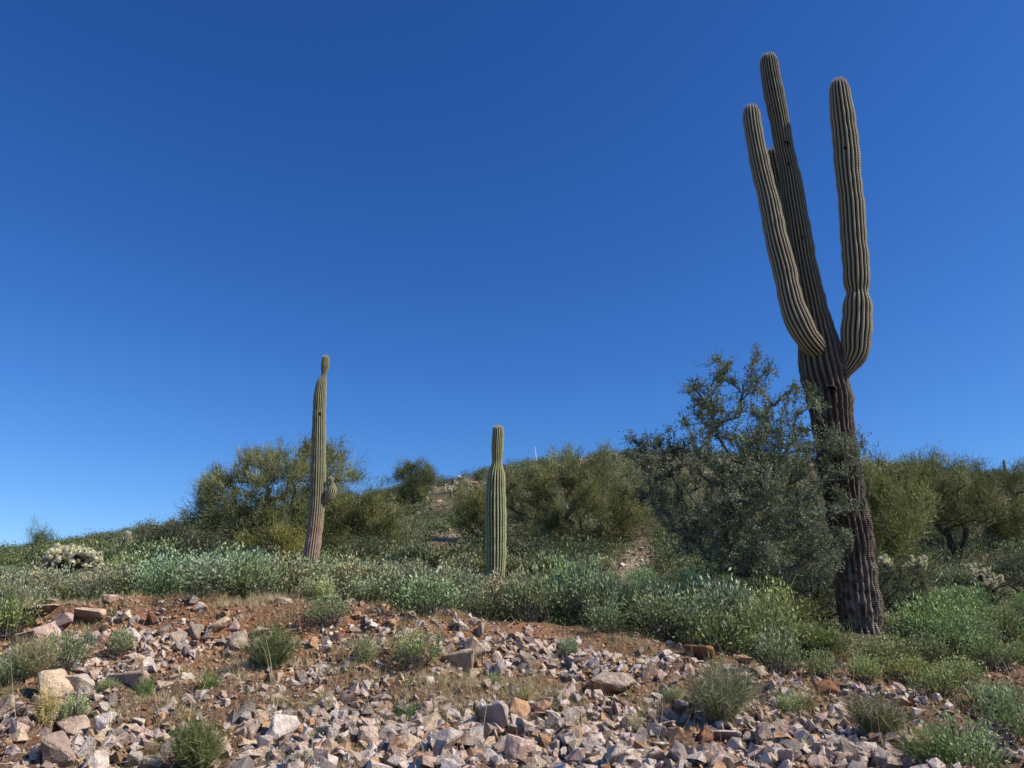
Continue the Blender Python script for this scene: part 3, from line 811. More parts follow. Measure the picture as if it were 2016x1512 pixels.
# single bushes on the rocky slope: (px, py of base, width px, height px, label, colour)
HERO = [(125, 1322, 95, 95, 'silvery green bush on the left bank with a grey twiggy bush at its left side', (.95, 1, .9)),
        (236, 1290, 62, 58, 'small round silver green bush alone on orange rubble at the left', (1.05, 1.1, .95)),
        (140, 1425, 80, 62, 'pale green bush beside a tuft of tall dry grass at the lower left', (1.2, 1.25, 1.05)),
        (212, 1362, 42, 34, 'tiny pale bush growing on a flat pink slab at the left', (1.35, 1.35, 1.1)),
        (650, 1228, 100, 60, 'grey green bush spilling over the lip below the tall left saguaro', (1.0, 1.05, .95)),
        (640, 1190, 60, 50, 'pale yellow green bush at the lip below the tall left saguaro', (1.45, 1.4, .95)),
        (820, 1310, 105, 75, 'sparse green bush on red dirt between the left and the middle saguaro', (1.1, 1.15, .9)),
        (1118, 1300, 45, 55, 'narrow dark bush beside the cracked boulder right of the middle saguaro', (.75, .85, .75)),
        (1555, 1412, 70, 55, 'small pale bush among the rocks on the lower right slope', (1.2, 1.2, .95)),
        (970, 1352, 34, 30, 'tiny bush at the foot of the cream outcrop below the middle saguaro', (1.2, 1.25, 1.0)),
        (1325, 1385, 45, 40, 'little pale bush left of the broom-like wispy bush', (1.1, 1.15, .95)),
        (1900, 1505, 190, 125, 'large lush green bush filling the lower right corner', (.95, 1.05, .8)),
        (1985, 1460, 120, 110, 'green bush at the right edge above the lower right corner', (.9, 1.0, .8)),
        (15, 1345, 70, 70, 'green bush cut off by the left edge beside the grey twiggy bush', (.9, 1, .85)),
        (20, 1255, 110, 80, 'grassy green bush at the left edge above the pale outcrop', (1.05, 1.05, .75)),
        (1705, 1345, 80, 60, 'low green bush at the edge of the rocks under the tallest saguaro', (1.1, 1.15, .7)),
        (1850, 1375, 110, 70, 'yellow green bush at the edge of the rocks right of the tallest saguaro', (1.15, 1.15, .7)),
        (1960, 1400, 120, 70, 'green bush at the right edge halfway down the bank', (1.0, 1.05, .75)),
        (1895, 1352, 110, 62, 'bright green bush at the bush line near the right edge', (1.1, 1.12, .7)),
        (1622, 1338, 85, 60, 'green bush at the bush line left below the tallest saguaro', (1.05, 1.05, .75)),
        (1535, 1326, 105, 95, 'tall silvery bush with bare stems at the bush line below the leafy tree', (1.05, 1.05, .95)),
        (1785, 1345, 100, 62, 'yellow green bush at the bush line right below the tallest saguaro', (1.2, 1.18, .65)),
        (1790, 1262, 50, 50, 'pale leafy bush touching the right side of the tallest trunk', (1.3, 1.3, 1.1)),
        ]
for i, (px, py, w, h, lab, c) in enumerate(HERO):
    p = ground_px(px, min(py, 1511))
    if p is None: p = at_depth(px, 9.9)
    if py > 1500: p = at_depth(px, 6.15)
    m = mpp(p[1], py)
    s = w * m / .88
    bush(p - [0, 0, .02], s, i * 1.3, i, lab, None, c, (h * m / .52) / s)

# rows of bushes on the flat behind the lip
def sector(px):
    if px < 330: return 'near the left edge'
    if px < 560: return 'left of the tall left saguaro'
    if px < 800: return 'below the tall left saguaro'
    if px < 1080: return 'below the middle saguaro'
    if px < 1400: return 'between middle saguaro and leafy tree'
    if px < 1620: return 'below the leafy tree'
    if px < 1800: return 'at the foot of the tallest saguaro'
    return 'right of the tallest saguaro'
ORD = ['first', 'second', 'third', 'fourth', 'fifth', 'sixth', 'seventh', 'eighth', 'ninth', 'tenth', 'eleventh', 'twelfth']
rng = np.random.default_rng(55)
rowsY = [10.15, 10.75, 11.5, 12.4, 13.4, 14.7, 16.1, 17.7, 19.3]
rown = ['front', 'second', 'third', 'fourth']
nb = 0; prevcount = {}
avoid = [(-.05, 19.5)]
def tint(px, Y):
    if px > 1480 and Y < 14: return (.92 + rng.uniform(-.1, .15), .98, .62)
    if px > 1700: return (.85, 1.0, .72)
    if px > 1050: return (.95, 1.02, .85)
    return (1.0 + rng.uniform(-.05, .1), 1.0, .98)
for ri, Y in enumerate(rowsY):
    half = .70 * Y; x = -half
    while x < half * 1.02:
        s = rng.uniform(.78, 1.25) * (1.0 if ri else .9)
        x += .36 * s
        yy = Y + rng.normal() * .22; xx = x + rng.normal() * .08
        x += .36 * s + rng.uniform(0, .12)
        z = hz(xx, yy); sx, sy = toscreen(np.array([xx, yy, z]))
        if 60 < sx < 215 and yy > 14: continue
        if sx < 330: s *= .85
        if yy > 14: s *= .68
        if abs(sx - 611) < 60 and yy > 13: s *= .7
        if abs(sx - 976) < 60 and yy > 13: s *= .75
        s *= rng.uniform(.8, 1.15) * (1.15 if 780 < sx < 1560 and ri < 3 else 1.0)
        if ri == 0 and 500 < sx < 600: continue
        if ri == 0 and 1240 < sx < 1300: continue
        if abs(sx - 1697) < 55 and yy > 11.5 and yy < 13.3: continue
        if 1635 < sx < 1745 and 10.5 < yy < 12.6: continue
        if 1635 < sx < 1745 and yy < 12.6: s *= .6
        if abs(xx + .42) < .55 and 18.6 < yy < 20.5: continue
        if abs(sx - 611) < 35 and 18 < yy < 20.4: s *= .6
        if float(bare_amt(np.array([xx]), np.array([yy]), np.array([z]))[0]) > .5: continue
        if rng.random() < (.07 if ri < 3 else .15): continue
        sec = sector(sx)
        if ri < 4:
            key = (ri, sec); prevcount[key] = prevcount.get(key, 0) + 1
            lab = '%s bush from the left in the %s row %s' % (ORD[min(prevcount[key], 12) - 1], rown[ri], sec)
            grp = 'brittlebushes in rows above the rocks'
        else:
            lab = 'low green bush %s, behind the front rows' % sec
            grp = 'low bushes on the flat ' + sec
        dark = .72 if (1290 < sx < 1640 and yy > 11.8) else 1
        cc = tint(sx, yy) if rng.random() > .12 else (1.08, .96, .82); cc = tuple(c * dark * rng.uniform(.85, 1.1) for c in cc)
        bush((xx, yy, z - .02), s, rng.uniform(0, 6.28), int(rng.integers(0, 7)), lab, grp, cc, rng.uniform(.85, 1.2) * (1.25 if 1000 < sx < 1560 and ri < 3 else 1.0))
        nb += 1

# hillside shrubs: nearest ones as objects, the far mass as one stuff mesh
nhill = max(0, 296 - nb - len(HERO))
cand = []
rng = np.random.default_rng(77)
while len(cand) < 4600:
    Y = 20.3 + (76 - 20.3) * rng.random() ** 1.0; u = rng.uniform(-.72, .72)
    cand.append((u * Y, Y))
cand = np.array(cand); z = height(cand[:, 0], cand[:, 1])
keep = (bare_amt(cand[:, 0], cand[:, 1], z) < .4) & (fbm(cand[:, 0] * .25 + 9, cand[:, 1] * .25, 2) > -.46)
cand = cand[keep]; z = z[keep]
o_ = np.argsort(cand[:, 1]); cand = cand[o_]; z = z[o_]
for i in range(min(nhill, len(cand))):
    sx, sy = toscreen(np.array([cand[i, 0], cand[i, 1], z[i]]))
    s = rng.uniform(.8, 1.45)
    o = link('brittlebush', BS[i % 5]); o.location = (cand[i, 0], cand[i, 1], z[i] - .03); o.rotation_euler = (0, 0, rng.uniform(0, 6.28)); o.scale = (s, s, s * rng.uniform(.8, 1.15))
    cc = rng.uniform(.4, 1.0); o.color = (cc * rng.uniform(.85, 1.15), cc, cc * rng.uniform(.65, .95), 1)
    tag(o, 'low green bush on the lower hillside ' + sector(sx), 'shrub', 'low bushes on the lower hillside ' + sector(sx))
def scrub():
    rng = np.random.default_rng(78)
    mb = MB(); c2 = cand[nhill:]; z2 = z[nhill:]; n = len(c2)
    kinds = rng.random(n); size = rng.uniform(.5, 1.25, n) * (1 + .25 * (kinds > .85))
    per = 120
    i = np.repeat(np.arange(n), per); N = len(i)
    v = rng.normal(size=(N, 3)); v = unit(v) * rng.uniform(.55, 1, N)[:, None] ** .5; v[:, 2] = np.abs(v[:, 2])
    pos = np.stack([c2[i, 0], c2[i, 1], z2[i]], 1) + v * np.stack([size * .55, size * .55, size * .62], 1)[i] + rng.normal(size=(N, 3)) * .05
    d = unit(v + [0, 0, .4] + rng.normal(size=(N, 3)) * .5)
    dark = kinds[i] > .42
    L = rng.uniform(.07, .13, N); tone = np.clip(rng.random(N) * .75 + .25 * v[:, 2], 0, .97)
    for m, mi in ((~dark, 0), (dark, 1)):
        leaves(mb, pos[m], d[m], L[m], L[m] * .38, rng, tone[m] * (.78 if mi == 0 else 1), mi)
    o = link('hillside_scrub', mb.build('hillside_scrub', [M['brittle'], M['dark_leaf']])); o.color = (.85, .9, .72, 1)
    tag(o, 'mass of low grey green scrub covering the hillside up to the crest', 'scrub', kind='stuff')
scrub()

# darker shrubs with their own outlines
def leafy_shrub(poly, base_px, Y, T, label, natt, seed, col=(1, 1, 1), mat='dark_leaf', nl=26, ls=(.02, .04), name='desert_shrub', woodmat='bark_dark', wr=.005, gap=.14):
    rng = np.random.default_rng(seed)
    base = at_depth(base_px, Y)
    att = crown_points(poly, Y, T, natt, rng)
    g = height(att[:, 0], att[:, 1]); att[:, 2] = np.maximum(att[:, 2], g + .08)
    arr, par, cnt, tips = grow(base - [0, 0, .05], att, rng, stems=4, seg=.25)
    root = empty(name, tuple(base)); tag(root, label, 'shrub')
    w = MB(); wood(w, arr, par, cnt, wr, .45)
    link('stems', w.build('stems', [M[woodmat]], base, True), root)
    nt = len(tips); n = nt * nl
    clump = np.repeat(rng.random(nt), nl)
    A = np.repeat(arr[tips], nl, 0) + rng.normal(size=(n, 3)) * gap
    d = unit(rng.normal(size=(n, 3)) + [0, 0, .4])
    mb = MB(); leaves(mb, A, d, rng.uniform(*ls, n), rng.uniform(*ls, n) * .45, rng, np.clip(.4 * clump + .6 * rng.random(n), 0, 1))
    f = link('foliage', mb.build('foliage', [M[mat]], base), root); f.color = (*col, 1)
leafy_shrub([(1730, 1120), (1780, 1105), (1825, 1130), (1832, 1190), (1815, 1235), (1740, 1240)], 1780, 14.0, .5, 'dark dense bush right behind the trunk of the tallest saguaro', 170, 41, (1.1, 1.15, .95), nl=60)
leafy_shrub([(1560, 1120), (1620, 1090), (1650, 1120), (1655, 1230), (1570, 1235), (1550, 1180)], 1610, 13.3, .4, 'shaded dark bush between the leafy tree and the tallest saguaro', 150, 42, (.9, .95, .8), nl=60)
leafy_shrub([(275, 1055), (300, 1035), (345, 1030), (385, 1045), (395, 1095), (330, 1108), (270, 1100)], 330, 27, .8, 'grey brown twiggy shrub at the left end of the bushy tree', 160, 43, (1.1, 1.0, .9), nl=50, ls=(.04, .08))
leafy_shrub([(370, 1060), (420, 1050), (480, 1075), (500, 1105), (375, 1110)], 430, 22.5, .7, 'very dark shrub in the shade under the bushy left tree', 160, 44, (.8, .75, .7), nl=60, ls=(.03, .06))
leafy_shrub([(640, 1075), (700, 1060), (755, 1070), (760, 1110), (640, 1112)], 700, 22, .6, 'dark shrub beneath the low rounded palo verde', 130, 45, (.8, .85, .7), nl=60, ls=(.03, .06))
leafy_shrub([(755, 1060), (790, 1040), (830, 1050), (830, 1085), (760, 1090)], 795, 27, .6, 'grey green shrub on the slope below the small upright tree', 110, 46, (1.5, 1.5, 1.3), nl=50, ls=(.04, .08))
leafy_shrub([(60, 1105), (60, 1082), (100, 1075), (125, 1085), (125, 1110)], 88, 26, .7, 'rounded green shrub half behind the cream cholla', 110, 47, (1.4, 1.5, 1.1), nl=50, ls=(.04, .08))
leafy_shrub([(-20, 1140), (-20, 1105), (20, 1098), (40, 1115), (35, 1140)], 8, 22, .6, 'bright green shrub cut off by the left edge on the skyline', 90, 48, (1.7, 1.9, 1.1), nl=50, ls=(.03, .07))
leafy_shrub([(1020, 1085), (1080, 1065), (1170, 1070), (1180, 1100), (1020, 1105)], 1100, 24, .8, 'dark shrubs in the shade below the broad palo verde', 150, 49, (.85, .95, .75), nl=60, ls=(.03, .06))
leafy_shrub([(1970, 1115), (1980, 1098), (2020, 1095), (2030, 1130), (1975, 1135)], 2000, 21, .5, 'dark round bush at the right edge above the fallen cholla', 90, 50, (1, 1.05, .85), nl=50, ls=(.03, .06))
leafy_shrub([(1410, 1170), (1440, 1140), (1500, 1150), (1560, 1180), (1560, 1215), (1410, 1215)], 1480, 12.8, .35, 'dark green undergrowth bush at the base of the leafy tree', 120, 51, (.9, 1.1, .85), nl=50)
leafy_shrub([(760, 970), (780, 958), (800, 965), (800, 985), (762, 985)], 780, 52, .8, 'dark bush on the skyline left of the small upright tree', 70, 52, (.8, .8, .7), nl=50, ls=(.06, .12))
leafy_shrub([(862, 965), (868, 950), (905, 945), (915, 965)], 885, 55, .8, 'dark bush on the skyline right of the small upright tree', 70, 53, (.9, .9, .8), nl=50, ls=(.06, .12))
leafy_shrub([(265, 1060), (272, 1032), (295, 1028), (310, 1040), (312, 1062)], 290, 42, .9, 'dark bumpy shrub on the skyline right of the stubby young saguaro', 60, 55, (1, .95, .8), nl=40, ls=(.06, .11))
leafy_shrub([(318, 1058), (322, 1026), (345, 1022), (362, 1036), (364, 1060)], 342, 42, .9, 'dark bumpy shrub on the skyline nearest the bushy left tree', 60, 56, (1, .95, .8), nl=40, ls=(.06, .11))
leafy_shrub([(185, 1076), (190, 1056), (215, 1052), (236, 1060), (238, 1078)], 212, 42, .9, 'dark shrub on the skyline between the cream cholla and the stubby saguaro', 60, 57, (1, 1, .8), nl=40, ls=(.06, .11))
leafy_shrub([(120, 1085), (125, 1068), (150, 1062), (172, 1068), (175, 1085)], 148, 42, .9, 'dark shrub on the skyline directly above the cream cholla', 50, 58, (1.1, 1.1, .8), nl=40, ls=(.06, .11))
leafy_shrub([(935, 955), (935, 935), (955, 922), (963, 935), (960, 955)], 948, 56, .6, 'small tree-like bush on the skyline left of the middle saguaro', 50, 54, (.9, 1, .8), nl=40, ls=(.06, .12))

# ------------------------------------------------------------------ wispy bushes
def wispy(px, py, w, h, label, n, seed, col, Y=None, droop=.15, name='wispy_bush', spread=1.0, tone=(0, 1), lean=0):
    rng = np.random.default_rng(seed)
    p = ground_px(px, min(py, 1511)) if Y is None else at_depth(px, Y)
    m = mpp(p[1], py); R = w * m / 2; H = h * m
    a = rng.uniform(0, 2 * math.pi, n); r = np.sqrt(rng.random(n))
    E = np.stack([np.cos(a) * r * R + lean, np.sin(a) * r * R * .9, H * (1 - .45 * r ** 2) * rng.uniform(.55, 1.05, n)], 1)
    B0 = np.stack([np.cos(a), np.sin(a), 0 * a], 1) * (r * R * .22)[:, None] - [0, 0, .03]
    la = rng.uniform(0, 6.28); E[:, 0] += R * .22 * math.cos(la) * (E[:, 2] / H); lump = 1 + .25 * np.sin(2 * a + la) + .18 * np.sin(5 * a + 2 * la); E[:, :2] *= lump[:, None]; E[:, 2] *= rng.uniform(.55, 1.1, n) ** .7
    k = 6; t = np.linspace(0, 1, k)[None, :, None]
    mid = (B0 + E) / 2 * [1, 1, 1] + np.stack([np.cos(a) * r * R * .1, np.sin(a) * r * R * .1, droop * H + 0 * a], 1) + rng.normal(size=(n, 3)) * R * .09
    pts = (1 - t) ** 2 * B0[:, None] + 2 * t * (1 - t) * mid[:, None] + t ** 2 * E[:, None]
    mb = MB(); tn = rng.uniform(tone[0], tone[1], n)
    pts = pts + np.cumsum(rng.normal(size=pts.shape) * .012, 1); ribbons(mb, pts, .005, rng, tn)
    # side shoots
    for q in range(7):
        i = rng.integers(1, k - 1, n); s0 = pts[np.arange(n), i]; dd = unit(pts[np.arange(n), i + 1] - s0 + rng.normal(size=(n, 3)) * .03)
        blades(mb, s0, s0 + unit(dd + rng.normal(size=(n, 3)) * .5) * (H * rng.uniform(.1, .3, n))[:, None], .0038, rng, np.clip(tn + rng.normal(size=n) * .15, 0, 1))
    me = mb.build(name, [M['wisp']])
    o = link(name, me); o.location = tuple(p); o.color = (*col, 1); tag(o, label, 'shrub')
wispy(535, 1312, 115, 105, 'bright green wispy bush on the slope below the tall left saguaro', 330, 61, (.95, 1.1, .8), tone=(0, .85))
wispy(390, 1520, 130, 125, 'olive wispy bush at the bottom edge, left part of the photo', 420, 62, (1.0, 1.05, .75), Y=6.1, tone=(.1, .8))
wispy(60, 1330, 110, 95, 'grey dead twiggy bush on the left bank', 420, 63, (1.15, 1.0, .95), tone=(.3, .95))
wispy(1418, 1415, 165, 130, 'large grey green broom-like wispy bush in front of the red boulder', 620, 64, (1.2, 1.2, 1.1), tone=(.2, 1))
wispy(1735, 1450, 120, 100, 'grey brown wispy bush on rubble at the lower right', 420, 65, (1.1, 1.0, .9), tone=(.1, 1))
wispy(720, 1305, 70, 75, 'thin grey green wispy bush left of the sparse bush on red dirt', 160, 66, (1.1, 1.15, .9), tone=(.2, 1))
wispy(285, 1372, 40, 50, 'small green tuft below the round silver bush', 120, 67, (.8, 1.2, .7), tone=(0, .7))
wispy(410, 1356, 36, 40, 'small green tuft on brown dirt left of the bright green wispy bush', 90, 68, (.9, 1.15, .7), tone=(0, .7))
wispy(88, 1425, 60, 75, 'tuft of tall arching dry grass at the lower left', 150, 69, (1.5, 1.25, .8), tone=(.5, 1), droop=.3)
wispy(1850, 1512, 150, 110, 'long olive stems leaning out of the lower right bush', 260, 70, (.95, 1.05, .7), Y=6.2, tone=(.1, .8), lean=-.1)
wispy(45, 1225, 70, 70, 'pale grey twiggy bush above the outcrop at the left edge', 160, 71, (1.2, 1.1, 1.0), tone=(.4, 1))
wispy(10, 1250, 60, 90, 'grassy green tuft cut off by the left edge', 200, 72, (.9, 1.1, .7), tone=(0, .8))
wispy(640, 1395, 40, 50, 'pale dry stalks among small rocks left of the standing stones', 60, 73, (1.4, 1.25, .9), tone=(.5, 1))
wispy(1590, 1395, 60, 60, 'dry tan stalks among rubble on the lower right slope', 80, 74, (1.4, 1.2, .85), tone=(.5, 1))
wispy(1250, 1440, 50, 45, 'dry bent stalks above the scree in the lower middle', 60, 75, (1.4, 1.25, .9), tone=(.4, 1))
wispy(800, 1420, 34, 40, 'green grass tuft among pale rocks in the lower middle', 80, 76, (.7, 1.2, .6), tone=(0, .6))
wispy(1030, 1385, 40, 45, 'dry tan grass tuft right of the orange block', 80, 77, (1.4, 1.2, .8), tone=(.4, 1))

# ------------------------------------------------------------------ chollas
def cholla(px, Y, pts_px, label, trunk=True, seed=0, jl=.12, jr=.022, lie=None):
    rng = np.random.default_rng(seed)
    base = at_depth(px, Y)
    root = empty('cholla', tuple(base)); tag(root, label, 'cactus')
    att = []
    for x, y, s_, k in pts_px:
        for _ in range(k): att.append(P(x + rng.normal() * s_, y + rng.normal() * s_, Y + rng.normal() * .25))
    att = np.array(att); g = height(att[:, 0], att[:, 1]); att[:, 2] = np.maximum(att[:, 2], g + .1)
    arr, par, cnt, tips = grow(base, att, rng, seg=.13, stems=3, spread=.7, kink=.1)
    w = MB(); thick = cnt[1:] > 5
    i = np.arange(1, len(arr)); p = par[1:]
    if thick.any(): tubes(w, arr[p][thick], arr[i][thick], .045, .04, 8)
    j = MB(); sp = MB()
    tubes(w, arr[p][~thick], arr[i][~thick], .016, .014, 5)
    tipn = arr[tips]; cen = att.mean(0) - [0, 0, .25]
    d = unit(unit(tipn - cen) + [0, 0, .35] + rng.normal(size=tipn.shape) * .45); nj = len(tipn)
    jl_ = rng.uniform(.7, 1.15, nj)[:, None] * jl
    A2 = tipn - d * jl_ * .5; B2 = tipn + d * jl_ * .5
    # joints: fat sausages
    m = (A2 + B2) / 2
    tubes(j, A2, m, jr * .6, jr * 1.05, 8); tubes(j, m, B2, jr * 1.05, jr * .5, 8)
    ns = 260; k = np.repeat(np.arange(nj), ns); t = rng.random(len(k))[:, None]
    c = A2[k] + (B2 - A2)[k] * t; o = unit(np.cross(d[k], rdir(len(k), rng)))
    s0 = c + o * jr * .9; s1 = s0 + unit(o + d[k] * rng.normal(size=(len(k), 1)) * .6 + [0, 0, .2]) * rng.uniform(.02, .042, len(k))[:, None]
    blades(sp, s0, s1, .006, rng)
    link('trunk', w.build('trunk', [M['cholla_trunk']], base, True), root)
    jo = link('crown', j.build('crown', [M['cholla_stem']], base, True), root)
    link('spines', sp.build('spines', [M['cholla_spine']], base), jo)
cholla(130, 16.5, [(100, 1093, 5, 14), (115, 1084, 5, 14), (135, 1083, 6, 18), (155, 1085, 6, 18), (175, 1090, 6, 16), (190, 1098, 5, 12), (150, 1100, 10, 18), (120, 1108, 8, 12), (95, 1108, 4, 6), (180, 1110, 6, 8), (165, 1100, 8, 10)],
       'rounded cream white teddy bear cholla on the skyline at the left', seed=81, jr=.042)
cholla(1960, 17.5, [(1912, 1118, 4, 9), (1920, 1128, 5, 9), (1930, 1138, 5, 9), (1945, 1148, 5, 8), (1955, 1142, 5, 9), (1965, 1138, 4, 8), (1940, 1125, 4, 5), (1962, 1152, 4, 6)],
       'toppled cream cholla with a bent dark trunk on the right slope', seed=82)
mbx = MB(); q = [P(x, y, 17.5) for x, y in ((1962, 1160), (1975, 1150), (1988, 1150), (2000, 1160))]
cholla(1800, 17.0, [(1785, 1118, 4, 5), (1795, 1112, 4, 5), (1808, 1108, 4, 7), (1818, 1104, 4, 7), (1820, 1115, 3, 6), (1800, 1105, 4, 4)],
       'small yellow cholla on the slope behind the dark bush', seed=83)
cholla(888, 50, [(882, 962, 3, 5), (890, 964, 3, 6), (897, 963, 3, 6)], 'tiny pale cholla crowning the stump on the pale hillside', seed=84, jr=.05)
cholla(1745, 15.8, [(1738, 1102, 4, 5), (1745, 1106, 4, 5), (1752, 1110, 4, 5)], 'little cream cholla peeking out right of the tallest saguaro trunk', seed=85)
# fallen dark branch beside the toppled cholla
mb = MB(); q = [P(x, y, 17.3) for x, y in ((1958, 1162), (1970, 1153), (1984, 1150), (1996, 1156), (2008, 1166))]
tubes(mb, q[:-1], q[1:], .028, .024, 8)
o = link('dead_branch', mb.build('dead_branch', [M['cholla_trunk']], q[0], True)); o.location = tuple(q[0])
tag(o, 'dark arched dead branch lying right of the toppled cholla', 'branch')

# ------------------------------------------------------------------ rocks
def hull_mesh(seed, npts=13, bev=.035, name='rock'):
    r = random.Random(seed); bm = bmesh.new()
    for _ in range(npts):
        v = Vector((r.uniform(-1, 1), r.uniform(-1, 1), r.uniform(-1, 1)))
        m = max(abs(v.x), abs(v.y), abs(v.z)); v = v / m * r.uniform(.8, 1) if r.random() < .75 else v
        l = v.length
        if l > 1.25: v *= 1.25 / l
        bm.verts.new(v * .5)
    res = bmesh.ops.convex_hull(bm, input=bm.verts[:])
    junk = [e for e in res['geom_interior'] + res['geom_unused'] if isinstance(e, bmesh.types.BMVert)]
    bmesh.ops.delete(bm, geom=list(set(junk)), context='VERTS')
    if bev:
        bmesh.ops.dissolve_limit(bm, angle_limit=.2, verts=bm.verts[:], edges=bm.edges[:])
        bmesh.ops.bevel(bm, geom=bm.edges[:], offset=bev, segments=1, affect='EDGES')
        bmesh.ops.triangulate(bm, faces=bm.faces[:])
        bmesh.ops.subdivide_edges(bm, edges=[e for e in bm.edges if e.calc_length() > .22], cuts=2, use_grid_fill=True)
        bmesh.ops.triangulate(bm, faces=bm.faces[:])
        for v in bm.verts:
            q = v.co * 3.1 + Vector((seed, 0, 0))
            v.co += v.co.normalized() * (mnoise.noise(q) * .05 + mnoise.noise(q * 3) * .02)
    # normalise to unit box
    co = np.array([v.co for v in bm.verts]); lo, hi = co.min(0), co.max(0)
    for v in bm.verts:
        for k in range(3): v.co[k] = (v.co[k] - (lo[k] + hi[k]) / 2) / (hi[k] - lo[k])
    bmesh.ops.triangulate(bm, faces=bm.faces[:])
    me = bpy.data.meshes.new(name); bm.to_mesh(me); bm.free()
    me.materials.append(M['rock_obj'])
    return me
RV = [hull_mesh(900 + i, random.Random(i).choice([8, 9, 11, 13])) for i in range(26)]
RSM = []
for i in range(14):
    me = hull_mesh(700 + i, 10, 0, 'pebble')
    V = np.array([v.co for v in me.vertices]); Fc = np.array([p.vertices[:] for p in me.polygons]); RSM.append((V, Fc))
    bpy.data.meshes.remove(me)

RC = {'pale pink': (.72, .51, .385), 'pinkish grey': (.54, .405, .305), 'cream': (.76, .57, .37), 'light grey': (.63, .52, .425), 'grey': (.34, .28, .235), 'tan orange': (.62, .37, .20),
      'rusty brown': (.36, .17, .09), 'off-white': (.84, .69, .56)}
rocks_at = []
def rock(px, py, w, h, colname, label, group=None, var=None, rotz=0, tilt=0, deep=None, sink=.32, rng=random.Random(5)):
    gp = ground_px(px, min(1511, py + h * .35))
    if gp is None: return None
    if py + h * .35 > 1511:
        gp = at_depth(px, max(5.2, gp[1] - (py + h * .35 - 1511) * .012))
    m = mpp(gp[1], py); W = w * m; H = h * m / .96; Dp = (deep or rng.uniform(.7, 1.1)) * (W * .6 + H * .4)
    o = link('rock', RV[var if var is not None else rng.randrange(len(RV))])
    o.scale = (W, Dp, H); o.rotation_euler = (rng.uniform(-.15, .15), tilt, rotz)
    o.location = (gp[0], gp[1] + Dp * .25, hz(gp[0], gp[1] + Dp * .25) + H * (.5 - sink) - (.0))
    c = RC[colname]; j = rng.uniform(.88, 1.1); o.color = (c[0] * j, c[1] * j * rng.uniform(.97, 1.03), c[2] * j * rng.uniform(.95, 1.05), 1)
    tag(o, label, 'rock', group)
    rocks_at.append((px, py, max(w, h)))
    return o
